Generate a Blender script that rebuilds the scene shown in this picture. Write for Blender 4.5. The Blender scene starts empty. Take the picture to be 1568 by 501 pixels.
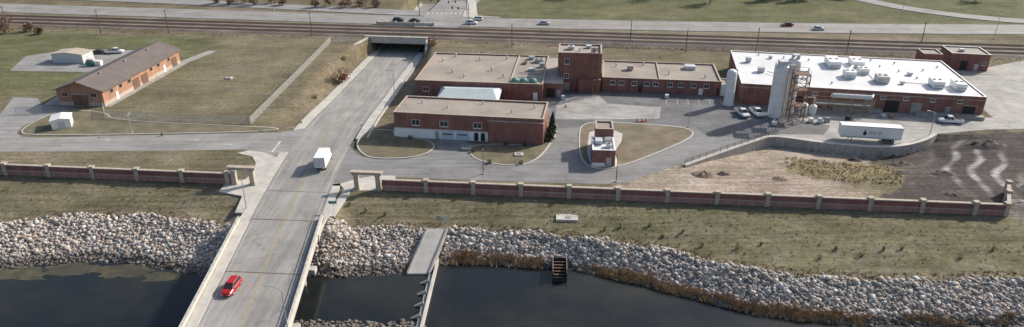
import bpy, bmesh, math, random
import numpy as np
from mathutils import Vector, noise as mnoise
from mathutils.geometry import delaunay_2d_cdt
random.seed(7); rng=np.random.default_rng(7)
sc=bpy.context.scene
sc.view_settings.view_transform='Standard'; sc.view_settings.look='None'; sc.view_settings.exposure=0

# ---------------------------------------------------------------- materials
def new_mat(name):
    m=bpy.data.materials.new(name); m.use_nodes=True
    nt=m.node_tree; b=nt.nodes['Principled BSDF']; return m,nt,b
def N(nt,t,**k):
    n=nt.nodes.new(t)
    for a,v in k.items(): setattr(n,a,v)
    return n
def noise_val(nt,vec,scale,detail=4,rough=.6,lo=0.,hi=1.,a=.3,b=.7,dist=0):
    n=N(nt,'ShaderNodeTexNoise'); n.inputs['Scale'].default_value=scale; n.inputs['Detail'].default_value=detail
    n.inputs['Roughness'].default_value=rough; n.inputs['Distortion'].default_value=dist
    nt.links.new(vec,n.inputs['Vector'])
    r=N(nt,'ShaderNodeMapRange'); r.inputs[1].default_value=a; r.inputs[2].default_value=b
    r.inputs[3].default_value=lo; r.inputs[4].default_value=hi
    nt.links.new(n.outputs['Fac'],r.inputs[0]); return r.outputs[0]
def mul(nt,a,b):
    m=N(nt,'ShaderNodeMath',operation='MULTIPLY'); nt.links.new(a,m.inputs[0]); nt.links.new(b,m.inputs[1]); return m.outputs[0]
def coords(nt,scale=(1,1,1),rot=0):
    g=N(nt,'ShaderNodeNewGeometry'); mp=N(nt,'ShaderNodeMapping')
    mp.inputs['Scale'].default_value=scale; mp.inputs['Rotation'].default_value=(0,0,rot)
    nt.links.new(g.outputs['Position'],mp.inputs['Vector']); return mp.outputs[0]
def scale_col(nt,col,val):
    v=N(nt,'ShaderNodeVectorMath',operation='SCALE')
    if isinstance(col,tuple): v.inputs[0].default_value=col[:3]
    else: nt.links.new(col,v.inputs[0])
    nt.links.new(val,v.inputs['Scale']); return v.outputs[0]
def mixc(nt,fac,a,b):
    m=N(nt,'ShaderNodeMix',data_type='RGBA'); nt.links.new(fac,m.inputs[0])
    for s,c in ((6,a),(7,b)):
        if isinstance(c,tuple): m.inputs[s].default_value=(*c[:3],1)
        else: nt.links.new(c,m.inputs[s])
    return m.outputs[2]
def M(name,col,rough=.8,var=.2,scale=.5,fine=6.,metal=0,col2=None,bump=0,spec=None):
    m,nt,b=new_mat(name); v=coords(nt)
    n1=noise_val(nt,v,scale,5,.6,1-var,1+var); n2=noise_val(nt,v,fine,3,.6,1-var*.6,1+var*.6)
    base=col
    if col2: base=mixc(nt,noise_val(nt,v,scale*.6,5,.65,0,1,.4,.6),col,col2)
    c=scale_col(nt,base,mul(nt,n1,n2)); nt.links.new(c,b.inputs['Base Color'])
    b.inputs['Roughness'].default_value=rough; b.inputs['Metallic'].default_value=metal
    if spec is not None: b.inputs['Specular IOR Level'].default_value=spec
    if bump:
        bp=N(nt,'ShaderNodeBump'); bp.inputs['Strength'].default_value=bump; bp.inputs['Distance'].default_value=.1
        nn=N(nt,'ShaderNodeTexNoise'); nn.inputs['Scale'].default_value=fine; nt.links.new(v,nn.inputs['Vector'])
        nt.links.new(nn.outputs['Fac'],bp.inputs['Height']); nt.links.new(bp.outputs[0],b.inputs['Normal'])
    return m
def asphalt(name,col,var=.16,streakrot=0,streak=(1,.06,1)):
    m,nt,b=new_mat(name); v=coords(nt)
    n1=noise_val(nt,v,.12,6,.65,1-var,1+var,.35,.65); n2=noise_val(nt,v,5,3,.6,.9,1.1)
    st=noise_val(nt,coords(nt,streak,streakrot),.9,4,.6,.84,1.14,.35,.65)
    c=scale_col(nt,col,mul(nt,mul(nt,n1,n2),st))
    vo=N(nt,'ShaderNodeTexVoronoi',feature='DISTANCE_TO_EDGE'); vo.inputs['Scale'].default_value=.11
    w=N(nt,'ShaderNodeTexNoise'); w.inputs['Scale'].default_value=.5; nt.links.new(v,w.inputs['Vector'])
    add=N(nt,'ShaderNodeVectorMath',operation='MULTIPLY_ADD'); nt.links.new(w.outputs['Color'],add.inputs[0]); add.inputs[1].default_value=(3,3,0); nt.links.new(v,add.inputs[2])
    nt.links.new(add.outputs[0],vo.inputs['Vector'])
    r=N(nt,'ShaderNodeMapRange'); r.inputs[1].default_value=.004; r.inputs[2].default_value=.012; r.inputs[3].default_value=.8; r.inputs[4].default_value=1
    nt.links.new(vo.outputs['Distance'],r.inputs[0])
    c=scale_col(nt,c,r.outputs[0]); nt.links.new(c,b.inputs['Base Color']); b.inputs['Roughness'].default_value=.85
    return m
m_road=asphalt('road_asphalt',(.29,.277,.255))
m_street=asphalt('street_asphalt',(.28,.27,.257),streak=(.06,1,1))
m_hwy=asphalt('highway_asphalt',(.275,.265,.252),streak=(.06,1,1))
m_yard=asphalt('yard_asphalt',(.15,.148,.148),.28,streak=(.3,1,1))
m_yardL=asphalt('old_yard_pavement',(.34,.325,.30),.22,streak=(.3,1,1))
m_drive=asphalt('driveway_asphalt',(.215,.21,.205),.18,streak=(.1,1,1))
m_conc=M('concrete',(.50,.47,.42),.85,.16,.4)
m_concD=M('concrete_weathered',(.33,.31,.28),.9,.25,.6)
m_curb=M('curb_concrete',(.50,.475,.43),.85,.12,.8)
m_stone=M('cast_stone',(.44,.375,.305),.85,.18,1.)
m_white=M('white_paint',(.78,.78,.76),.5,.05,.5)
m_line=M('white_road_paint',(.5,.5,.48),.7,.3,.6)
m_yel=M('yellow_road_paint',(.44,.34,.16),.7,.3,.6)
def brick(name,col,var=.2):
    m,nt,b=new_mat(name); v=coords(nt)
    n1=noise_val(nt,v,.35,5,.6,1-var,1+var); n2=noise_val(nt,v,4,2,.6,.82,1.18)
    w=N(nt,'ShaderNodeTexWave',bands_direction='Z'); w.inputs['Scale'].default_value=1.6; nt.links.new(v,w.inputs['Vector'])
    r=N(nt,'ShaderNodeMapRange'); r.inputs[3].default_value=.9; r.inputs[4].default_value=1.06; nt.links.new(w.outputs['Fac'],r.inputs[0])
    drip=noise_val(nt,coords(nt,(1,1,.08)),1.4,4,.6,.82,1.12,.35,.65)
    c=scale_col(nt,col,mul(nt,mul(nt,mul(nt,n1,n2),r.outputs[0]),drip)); nt.links.new(c,b.inputs['Base Color']); b.inputs['Roughness'].default_value=.9
    return m
m_brick=brick('red_brick',(.255,.12,.097)); m_brickO=brick('orange_brick',(.40,.22,.145)); m_brickW=brick('wall_brick',(.25,.11,.098)); m_brickP=brick('wall_brick_light',(.37,.20,.175))
m_gravel=M('gravel_roof',(.35,.30,.25),.95,.2,.13,8,col2=(.31,.27,.23))
m_gravel2=M('gravel_roof_grey',(.37,.335,.295),.95,.18,.2,8)
m_memb=M('white_roof_membrane',(.74,.74,.73),.6,.09,.12,2.,col2=(.66,.66,.65))
m_shingle=M('brown_shingle',(.15,.125,.115),.9,.14,.3,5)
m_metalroof=M('pale_metal_roof',(.46,.53,.53),.5,.08,.3)
m_glass=M('dark_glass',(.03,.035,.04),.15,.1,1.)
m_dark=M('dark_recess',(.03,.028,.027),.8,.1,1.)
m_rubber=M('tyre_rubber',(.03,.03,.03),.8,.1,1.)
m_steel=M('galvanised_steel',(.42,.43,.43),.45,.1,1.,metal=.4)
m_hvac=M('hvac_metal',(.55,.56,.55),.5,.08,1.)
m_rust=M('brown_steel',(.16,.09,.06),.7,.2,2.)
m_tan=M('tan_steel',(.33,.23,.12),.7,.15,2.)
m_silo=M('silo_white',(.72,.72,.70),.45,.07,.5)
m_wood=M('pole_wood',(.13,.10,.075),.9,.15,3.)
m_red=M('red_car_paint',(.42,.015,.02),.3,.04,1.); m_dred=M('maroon_car_paint',(.16,.02,.03),.3,.04,1.)
m_silver=M('silver_car_paint',(.5,.51,.52),.3,.04,1.,metal=.3); m_carw=M('white_car_paint',(.72,.72,.72),.3,.03,1.); m_carb=M('black_car_paint',(.03,.03,.035),.3,.04,1.)
m_lamp=M('lamp_lens_red',(.4,.03,.02),.4,.03,1.)
m_teal=M('teal_fibreglass',(.12,.25,.22),.6,.1,1.)
m_blue=M('pale_blue_door',(.50,.57,.66),.6,.06,1.)
m_green=M('sign_green',(.03,.22,.18),.5,.05,1.)
m_orange=M('barrel_orange',(.75,.18,.03),.6,.05,1.)
m_ball=M('track_ballast',(.150,.115,.092),.95,.25,.12,3,col2=(.205,.165,.135))
m_tie=M('timber_ties',(.07,.05,.04),.9,.2,1.)
m_rail=M('rail_steel',(.22,.15,.11),.5,.1,1.,metal=.5)
m_lawn=M('island_lawn',(.13,.12,.065),.95,.25,.3,4,col2=(.18,.15,.10),bump=.5)
m_lawnb=M('island_dirt',(.21,.165,.12),.95,.25,.3,4,col2=(.155,.135,.085),bump=.5)
m_block=brick('retaining_block',(.36,.34,.31),.15)
m_bark=M('bark',(.12,.095,.075),.95,.15,2.)
m_needle=M('conifer_needles',(.03,.05,.028),.9,.3,1.,5); m_needle2=M('conifer_needles_light',(.05,.075,.04),.9,.3,1.,5)
m_leafr=M('russet_leaves',(.20,.08,.06),.9,.25,1.,5); m_leafr2=M('russet_leaves_light',(.28,.14,.10),.9,.25,1.,5)
m_leafb=M('brown_leaves',(.15,.11,.075),.9,.25,1.,5); m_leafb2=M('tan_leaves',(.24,.18,.12),.9,.25,1.,5)
m_leafg=M('green_leaves',(.05,.07,.03),.9,.25,1.,5); m_leafg2=M('olive_leaves',(.09,.10,.045),.9,.25,1.,5)
m_reed=M('dry_reeds',(.42,.28,.155),.95,.3,.5,3); m_reed2=M('dry_reeds_dark',(.26,.18,.10),.95,.3,.5,3)
m_tuft1=M('tuft_straw',(.25,.205,.12),.95,.2,.5,3); m_tuft2=M('tuft_olive',(.12,.115,.05),.95,.2,.5,3)

# ---------------------------------------------------------------- mesh builder
class MB:
    def __init__(s): s.v=[];s.f=[];s.m=[];s.mats=[];s.flat=False
    def mi(s,mat):
        if mat not in s.mats: s.mats.append(mat)
        return s.mats.index(mat)
    def add(s,vs,fs,mat):
        o=len(s.v); s.v+=[tuple(p) for p in vs]; k=s.mi(mat)
        for f in fs: s.f.append(tuple(i+o for i in f)); s.m.append(k)
    def box(s,x0,x1,y0,y1,z0,z1,mat,bottom=True):
        vs=[(x0,y0,z0),(x1,y0,z0),(x1,y1,z0),(x0,y1,z0),(x0,y0,z1),(x1,y0,z1),(x1,y1,z1),(x0,y1,z1)]
        fs=[(4,5,6,7),(0,1,5,4),(1,2,6,5),(2,3,7,6),(3,0,4,7)]
        if bottom: fs.append((3,2,1,0))
        s.add(vs,fs,mat)
    def frust(s,a,b,mat):
        x0,x1,y0,y1,z0=a; X0,X1,Y0,Y1,z1=b
        vs=[(x0,y0,z0),(x1,y0,z0),(x1,y1,z0),(x0,y1,z0),(X0,Y0,z1),(X1,Y0,z1),(X1,Y1,z1),(X0,Y1,z1)]
        s.add(vs,[(4,5,6,7),(0,1,5,4),(1,2,6,5),(2,3,7,6),(3,0,4,7),(3,2,1,0)],mat)
    def tube(s,p0,p1,r0,r1,mat,n=8,cap=True):
        p0=Vector(p0);p1=Vector(p1);d=(p1-p0).normalized()
        a=d.cross(Vector((0,0,1)) if abs(d.z)<.9 else Vector((1,0,0))).normalized(); b=d.cross(a)
        vs=[]
        for p,r in ((p0,r0),(p1,r1)):
            for i in range(n):
                t=2*math.pi*i/n; vs.append(p+a*(math.cos(t)*r)+b*(math.sin(t)*r))
        fs=[(i,(i+1)%n,n+(i+1)%n,n+i) for i in range(n)]
        if cap: fs+= [tuple(range(n))[::-1],tuple(range(n,2*n))]
        s.add(vs,fs,mat)
    def beam(s,p0,p1,w,mat): s.tube(p0,p1,w*.6,w*.6,mat,4)
    def rev(s,prof,c,mat,n=20):
        vs=[];
        for r,z in prof:
            for i in range(n):
                t=2*math.pi*i/n; vs.append((c[0]+r*math.cos(t),c[1]+r*math.sin(t),z))
        fs=[]
        for k in range(len(prof)-1):
            for i in range(n): fs.append((k*n+i,k*n+(i+1)%n,(k+1)*n+(i+1)%n,(k+1)*n+i))
        fs.append(tuple(range((len(prof)-1)*n,len(prof)*n)))
        s.add(vs,fs,mat)
    def loft(s,rings,mat):
        n=len(rings[0]); vs=[p for r in rings for p in r]; fs=[]
        for k in range(len(rings)-1):
            for i in range(n): fs.append((k*n+i,k*n+(i+1)%n,(k+1)*n+(i+1)%n,(k+1)*n+i))
        fs+=[tuple(range(n))[::-1],tuple(range((len(rings)-1)*n,len(rings)*n))]
        s.add(vs,fs,mat)
    def obj(s,name,loc=(0,0,0),rz=0,smooth=False):
        me=bpy.data.meshes.new(name); me.from_pydata(s.v,[],s.f)
        for m in s.mats: me.materials.append(m)
        me.polygons.foreach_set('material_index',s.m)
        if smooth: me.polygons.foreach_set('use_smooth',[True]*len(s.f))
        me.update()
        if len(s.f)<60000 and not s.flat:
            bm=bmesh.new(); bm.from_mesh(me); bmesh.ops.recalc_face_normals(bm,faces=bm.faces)
            bm.to_mesh(me); bm.free()
        o=bpy.data.objects.new(name,me); o.location=loc; o.rotation_euler=(0,0,rz); sc.collection.objects.link(o); return o

def smoothpath(pts,step=2.,it=2):
    p=np.array(pts,float)
    for _ in range(it):
        q=[p[0]]
        for a,b in zip(p[:-1],p[1:]): q+= [a*.75+b*.25,a*.25+b*.75]
        q.append(p[-1]); p=np.array(q)
    d=np.r_[0,np.cumsum(np.hypot(*np.diff(p[:,:2],axis=0).T))]
    n=max(2,int(d[-1]/step)); t=np.linspace(0,d[-1],n+1)
    return np.stack([np.interp(t,d,p[:,k]) for k in range(p.shape[1])],1)
def offs(p,o):
    t=np.gradient(p[:,:2],axis=0); t/=np.linalg.norm(t,axis=1)[:,None]
    return p[:,:2]+np.stack([-t[:,1],t[:,0]],1)*np.asarray(o).reshape(-1,1)
def strip(name,p,a,b,z,mat,mb=None,thick=0):
    A=offs(p,a);B=offs(p,b); n=len(p)
    zz=z(p) if callable(z) else np.full(n,z)
    vs=[(*A[i],zz[i]) for i in range(n)]+[(*B[i],zz[i]) for i in range(n)]
    fs=[(i,n+i,n+i+1,i+1) for i in range(n-1)]
    if thick:
        vs+=[(*A[i],zz[i]-thick) for i in range(n)]+[(*B[i],zz[i]-thick) for i in range(n)]
        fs+=[(i,i+1,2*n+i+1,2*n+i) for i in range(n-1)]+[(n+i,3*n+i,3*n+i+1,n+i+1) for i in range(n-1)]
        fs+=[(0,2*n,3*n,n),(n-1,2*n-1,4*n-1,3*n-1)]
    own=mb is None
    if own: mb=MB()
    mb.add(vs,fs,mat)
    if own: return mb.obj(name)
def poly(mb,pts,z,mat,skirt=0):
    mb.flat=True
    pts=[tuple(map(float,p)) for p in pts]
    r=delaunay_2d_cdt([Vector(p) for p in pts],[],[list(range(len(pts)))],1,1e-5)
    vs=[(v.x,v.y,z) for v in r[0]]; fs=[]
    for f in r[2]:
        a,b,c=[r[0][i] for i in f[:3]]
        cr=(b-a).x*(c-a).y-(b-a).y*(c-a).x
        fs.append(tuple(f) if cr>0 else tuple(f)[::-1])
    mb.add(vs,fs,mat)
    if skirt:
        n=len(pts); vs=[(x,y,z) for x,y in pts]+[(x,y,z-skirt) for x,y in pts]
        mb.add(vs,[(i,(i+1)%n,n+(i+1)%n,n+i) for i in range(n)],mat)
def closed_smooth(pts,it=2):
    p=np.array(pts,float)
    for _ in range(it):
        q=[]
        for i in range(len(p)):
            a,b=p[i],p[(i+1)%len(p)]; q+=[a*.75+b*.25,a*.25+b*.75]
        p=np.array(q)
    return p
def ss(t): t=np.clip(t,0,1); return t*t*(3-2*t)

# ---------------------------------------------------------------- terrain
RX=np.array([(-20,-28),(30,-35.5),(85.9,-40.1),(116.2,-43),(128.2,-43.9),(148.7,-44.9),(165,-45),(189,-44.2),(226,-42.8),(253,-41.2),(300,-37),(400,-30)],float)
def roadx(y): 
    return sum(np.interp(y+d,RX[:,0],RX[:,1]) for d in (-12,-8,-4,0,4,8,12))/7
def roadz(y): return sum(np.interp(y+d,[158,175,189,226,250,300],[0,-.8,-2,-4.2,-5.2,-5.2]) for d in (-6,-3,0,3,6))/5
yT=np.array([(-400,118),(-97.9,118.8),(-91,121.9),(-81.2,122.7),(-70.9,122.5),(-61,120.1),(-52.3,117.6),(-35.8,118.6),(-27.8,118.1),(-20.3,117.6),(-12.8,117.1),(-2.9,116.4),(6.8,115.2),(14,113.3),(21,111.9),(28.8,109.4),(36,105.5),(42,103.1),(51.3,101.1),(61.9,100.1),(85.9,100.5),(400,104)])
yB=np.array([(-400,108),(-92.6,109),(-86.4,110.6),(-79.9,111.7),(-70,111.2),(-61.9,109),(-52.6,106.3),(-35.9,106.7),(-29.5,106.5),(-19.2,107.8),(-11.3,111.2),(-2.9,110.6),(5.4,109.5),(11.3,109),(18.1,106.2),(24.5,103.3),(30.5,100),(36.4,97.3),(44.1,94.6),(54,92.9),(82,92.9),(400,94)])
ret=np.array([(38,142.3),(47.2,149),(59.7,157.5),(62.6,159.2),(66.9,158),(72.2,155.6),(79.4,153.4),(86.4,152.2),(93.3,153.8),(99.6,157.4),(103,160.5)])
WALLY=lambda x:128.4-.09*x
WAT=-5.0
def height(x,y):
    w=WALLY(x)-1.5; t=np.interp(x,yT[:,0],yT[:,1]); b=np.interp(x,yB[:,0],yB[:,1])
    z=np.zeros_like(x)
    z=np.where(y<w,-1.5*ss((w-y)/np.maximum(w-t,1))*.6-1.5*np.clip((w-y)/np.maximum(w-t,1),0,1)*.4,z)
    z=np.where(y<t,-1.5-3.6*(t-y)/np.maximum(t-b,1),z)
    z=np.where(y<b,np.maximum(-5.1-(b-y)*.4,-8),z)
    z=np.where(y<58,np.maximum(z,-8+8*ss((58-y)/20)),z)
    d=np.abs(x-roadx(y))
    e=np.where(y>114,0,(y-114)*.6)
    z=np.where((y>108)&(y<140),np.maximum(z,np.minimum(0,e)-np.clip(d-9,0,99)*.45),z)
    rz=roadz(y); bw=np.interp(y,[225,246,252],[8,4,.4])
    cut=rz*(1-ss((d-9.2)/bw))
    z=np.where(y>150,np.minimum(z,cut),z)
    z=np.where((d<8.3)&(y>112),z-.35,z)
    ry=np.interp(x,ret[:,0],ret[:,1]); amp=np.interp(x,[38,58,99,104,118],[0,2.1,2.1,1.2,0])
    ry=np.where(x>103,160.5,ry)
    dep=-amp*(1-ss((ry-y)/18))
    z=np.where((y<ry)&(x>38)&(x<118)&(y>w),dep,z)
    z=z+np.where(y<w,.12*np.sin(x*.31+y*.2)*np.sin(y*.5+1),0)*np.where(y>b,1,0)
    return z
def inpoly(x,y,P):
    P=np.array(P); r=np.zeros(x.shape,bool); n=len(P)
    for i in range(n):
        x1,y1=P[i];x2,y2=P[(i+1)%n]
        if y1==y2: continue
        c=((y1>y)!=(y2>y))&(x<(x2-x1)*(y-y1)/(y2-y1)+x1); r^=c
    return r
def pdist(x,y,P,closed=True):
    P=np.array(P,float); d=np.full(x.shape,1e9); n=len(P)
    for i in range(n if closed else n-1):
        a=P[i];b=P[(i+1)%n]; ab=b-a; t=np.clip(((x-a[0])*ab[0]+(y-a[1])*ab[1])/(ab@ab),0,1)
        d=np.minimum(d,np.hypot(x-a[0]-t*ab[0],y-a[1]-t*ab[1]))
    return d
def zone(x,y,P,soft=1.5):
    wx=x+1.3*np.sin(x*.7+y*.9)*np.sin(y*.53)+.8*np.sin(x*1.9-y*1.3); wy=y+1.0*np.sin(x*.8-y*.6)+.5*np.sin(x*2.1+y)
    s=pdist(wx,wy,P)*np.where(inpoly(wx,wy,P),1,-1); return ss(s/soft*.5+.5)
xs=np.r_[-3000,-1500,-800,-450,-300,np.arange(-236,236,.8),300,450,800,1500,3000]
ys=np.r_[-800,-300,-100,0,30,50,60,70,np.arange(78,196,.75),np.arange(196,345,1.3),380,450,600,1000,3000]
X,Y=np.meshgrid(xs,ys); Z=height(X,Y)
nx,ny=len(xs),len(ys)
co=np.stack([X,Y,Z],-1).reshape(-1,3)
tint=np.empty((ny,nx,3)); tint[:]=(.155,.138,.082)
def put(mask,col): 
    global tint
    tint=tint*(1-mask[...,None])+np.array(col)*mask[...,None]
put(ss((np.sin(X*.06+1)*np.sin(Y*.078+2)+np.sin((X+Y)*.036+1)*.7)*.6+.4)*.6,(.20,.165,.11))
put(zone(X,Y,[(-260,190),(-112,188),(-100,235),(-110,262),(-260,285)],8)*.9,(.12,.127,.06))
put(zone(X,Y,[(-104,176),(-67,172),(-65,248),(-100,254),(-106,222)],6)*.8,(.165,.148,.088))
put(zone(X,Y,[(-92,200),(-75,185),(-70,235),(-95,240)],10)*.6,(.20,.168,.108))
put(zone(X,Y,[(-10,284),(110,276),(200,275),(240,340),(-15,345)],3)*.95,(.118,.125,.06))
put(zone(X,Y,[(20,286),(60,282),(90,300),(40,310)],8)*.5,(.165,.15,.085)); put(zone(X,Y,[(100,282),(150,276),(150,300),(120,300)],8)*.4,(.16,.145,.08))
put(zone(X,Y,[(-260,316),(-60,300),(-45,345),(-260,360)],4)*.8,(.15,.125,.075))
put(ss((Y-330)/20)*.6,(.11,.11,.055))
wl=WALLY(X)
bank=((Y<wl)&(Y>60)).astype(float)
put(bank*ss((X+20)/60)*.55,(.135,.137,.07)); put(bank*ss((-X-40)/20)*.4,(.13,.122,.068))
# mown strips following the bank
mow=np.sin((Y+.09*X)*2.1+.7*np.sin(X*.05))*.5+.5
put(bank*ss(mow*1.6-.5)*.35,(.19,.165,.10))
put(zone(X,Y,[(-160,175),(-112,180),(-118,215),(-200,225)],4)*(np.sin((X*.5+Y)*1.3)*.5+.5)*.4,(.16,.155,.08))
put(bank*ss(1-(Y-np.interp(X,yT[:,0],yT[:,1]))/3.5)*.6,(.235,.19,.125))
put(ss(1-np.abs(Y-(243-.12*X))/5.5)*.6,(.20,.16,.11)); put(ss(1-np.abs(Y-(268-.12*X))/4)*.7,(.22,.19,.13))
dr=np.abs(X-roadx(Y)); put(((dr<18)&(Y>165)&(Y<250)).astype(float)*.5,(.18,.145,.09))
put(zone(X,Y,[(22,134),(40,145.5),(57.5,156.5),(67,158.5),(86,154),(80,145),(78,138),(73,121),(40,124),(25,126)],1.5)*(Y>wl),(.34,.28,.215))
put(zone(X,Y,[(44,136),(62,141),(60,131),(46,130)],6)*(Y>wl)*.5,(.27,.21,.155))
# wheel ruts in the pale dirt
rut=np.clip(np.sin((Y-.45*X)*1.9+1.2*np.sin(X*.2))*1.5-.9,0,1)*zone(X,Y,[(30,134),(56,151),(76,148),(72,126),(40,127)],3)
put(rut*.45,(.24,.19,.14))
put(zone(X,Y,[(82,150),(93,155),(103,162),(112,162),(170,166),(170,108),(70,118),(73,127.5),(82,133),(87,143)],1.5)*(Y>wl),(.085,.073,.066))
cx0,cy0=103.,143.; u=(X-cx0)*.42+(Y-cy0)*.91; vv=-(X-cx0)*.91+(Y-cy0)*.42
wob=vv+1.5*np.sin(u*.16+.5)+.6*np.sin(u*.43)+.05*u*u*.3
stk=np.clip(np.sin(wob*1.35)*1.5-.55,0,1)*ss(1.25-np.hypot(u/17,vv/9.5))*(.75+.35*np.sin(u*.8+vv*.9))*(Y>wl+1)
put(np.clip(stk*1.3,0,.85),(.40,.375,.35))
put(zone(X,Y,[(82,146),(95,150),(92,140),(84,138)],3)*.4,(.13,.11,.09))
put(zone(X,Y,[(63.1,150),(75,147),(86.5,144.1),(81,132),(70,134.5),(62.3,137.3),(60,143)],1.2),(.22,.18,.095))
put(zone(X,Y,[(68,134),(83,139),(81,132),(72,128)],2)*.6,(.14,.13,.06))
put(zone(X,Y,[(96,120),(110,128),(120,118),(110,106),(99,110)],4)*.8,(.30,.27,.24))
tt=np.interp(X,yT[:,0],yT[:,1]); rp=ss((tt-Y)/1.0+.5); put(rp*(Y>50),(.20,.18,.155))
put(((Y<40)).astype(float),(.14,.13,.075))
me=bpy.data.meshes.new('ground')
me.vertices.add(nx*ny); me.vertices.foreach_set('co',co.ravel())
ii=(np.arange(ny-1)[:,None]*nx+np.arange(nx-1)).ravel()
F=np.stack([ii,ii+1,ii+1+nx,ii+nx],1)
me.loops.add(F.size); me.loops.foreach_set('vertex_index',F.ravel())
me.polygons.add(len(F)); me.polygons.foreach_set('loop_start',np.arange(len(F))*4); me.polygons.foreach_set('loop_total',np.full(len(F),4))
me.polygons.foreach_set('use_smooth',np.ones(len(F),bool))
at=me.color_attributes.new('tint','FLOAT_COLOR','POINT')
at.data.foreach_set('color',np.concatenate([tint.reshape(-1,3),np.ones((nx*ny,1))],1).ravel())
me.update(); me.validate()
g=bpy.data.objects.new('ground',me); sc.collection.objects.link(g)
m,nt,b=new_mat('ground_grass_soil')
a=N(nt,'ShaderNodeAttribute',attribute_name='tint'); v=coords(nt)
n1=noise_val(nt,v,.07,7,.7,.76,1.24,.35,.65); n2=noise_val(nt,v,1.1,5,.75,.6,1.4,.3,.7); n3=noise_val(nt,v,6,3,.7,.7,1.3,.3,.7)
st=noise_val(nt,coords(nt,(.04,1,1),math.radians(5.2)),1.3,4,.6,.78,1.22,.35,.65)
c=scale_col(nt,a.outputs['Color'],mul(nt,mul(nt,n1,n2),mul(nt,n3,st)))
gf=noise_val(nt,v,.16,8,.78,0,.75,.46,.64)
hs=N(nt,'ShaderNodeHueSaturation'); hs.inputs['Hue'].default_value=.468; hs.inputs['Saturation'].default_value=.7; hs.inputs['Value'].default_value=1.32
nt.links.new(c,hs.inputs['Color'])
c=mixc(nt,gf,c,hs.outputs[0])
nt.links.new(c,b.inputs['Base Color']); b.inputs['Roughness'].default_value=1; b.inputs['Specular IOR Level'].default_value=.1
bp=N(nt,'ShaderNodeBump'); bp.inputs['Strength'].default_value=.8; bp.inputs['Distance'].default_value=.18
nn=N(nt,'ShaderNodeTexNoise'); nn.inputs['Scale'].default_value=2.2; nn.inputs['Detail'].default_value=6; nn.inputs['Roughness'].default_value=.75; nt.links.new(v,nn.inputs['Vector'])
nt.links.new(nn.outputs['Fac'],bp.inputs['Height']); nt.links.new(bp.outputs[0],b.inputs['Normal'])
me.materials.append(m)

# ---------------------------------------------------------------- water
mb=MB(); mb.add([(-3000,20,WAT),(3000,20,WAT),(3000,125,WAT),(-3000,125,WAT)],[(0,1,2,3)],m_dark)
wo=mb.obj('water')
m,nt,b=new_mat('river_water'); v=coords(nt)
mx=mixc(nt,noise_val(nt,v,.05,5,.6,0,1,.42,.65),(.014,.017,.019),(.034,.034,.027)); nt.links.new(mx,b.inputs['Base Color'])
b.inputs['Roughness'].default_value=.12; b.inputs['IOR'].default_value=1.33
bp=N(nt,'ShaderNodeBump'); bp.inputs['Strength'].default_value=.35; bp.inputs['Distance'].default_value=.05
nn=N(nt,'ShaderNodeTexNoise'); nn.inputs['Scale'].default_value=1.2; nn.inputs['Detail'].default_value=5; nt.links.new(v,nn.inputs['Vector'])
nt.links.new(nn.outputs['Fac'],bp.inputs['Height']); nt.links.new(bp.outputs[0],b.inputs['Normal'])
wo.data.materials.clear(); wo.data.materials.append(m)
m_alg=M('algae',(.075,.068,.038),.9,.4,.5,3,col2=(.045,.045,.032))
mb=MB()
def blob(cx,cy,rx,ry,seed):
    pts=[]
    for i in range(60):
        t=2*math.pi*i/60; r=1+.45*mnoise.noise(Vector((math.cos(t)*1.6+seed,math.sin(t)*1.6,seed)))+.3*mnoise.noise(Vector((math.cos(t)*6,math.sin(t)*6,seed))); pts.append((cx+rx*r*math.cos(t),cy+ry*r*math.sin(t)))
    return pts
for i,(cx,cy,rx,ry) in enumerate(((-90,107.6,9,2.),(-79,108.9,6,2.),(-70,108.6,5,2.4),(-62,106.6,4,1.5))): poly(mb,blob(cx,cy,rx,ry,i*7.3),WAT+.006+.005*i,m_alg)
mb.obj('algae_mat')

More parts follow.
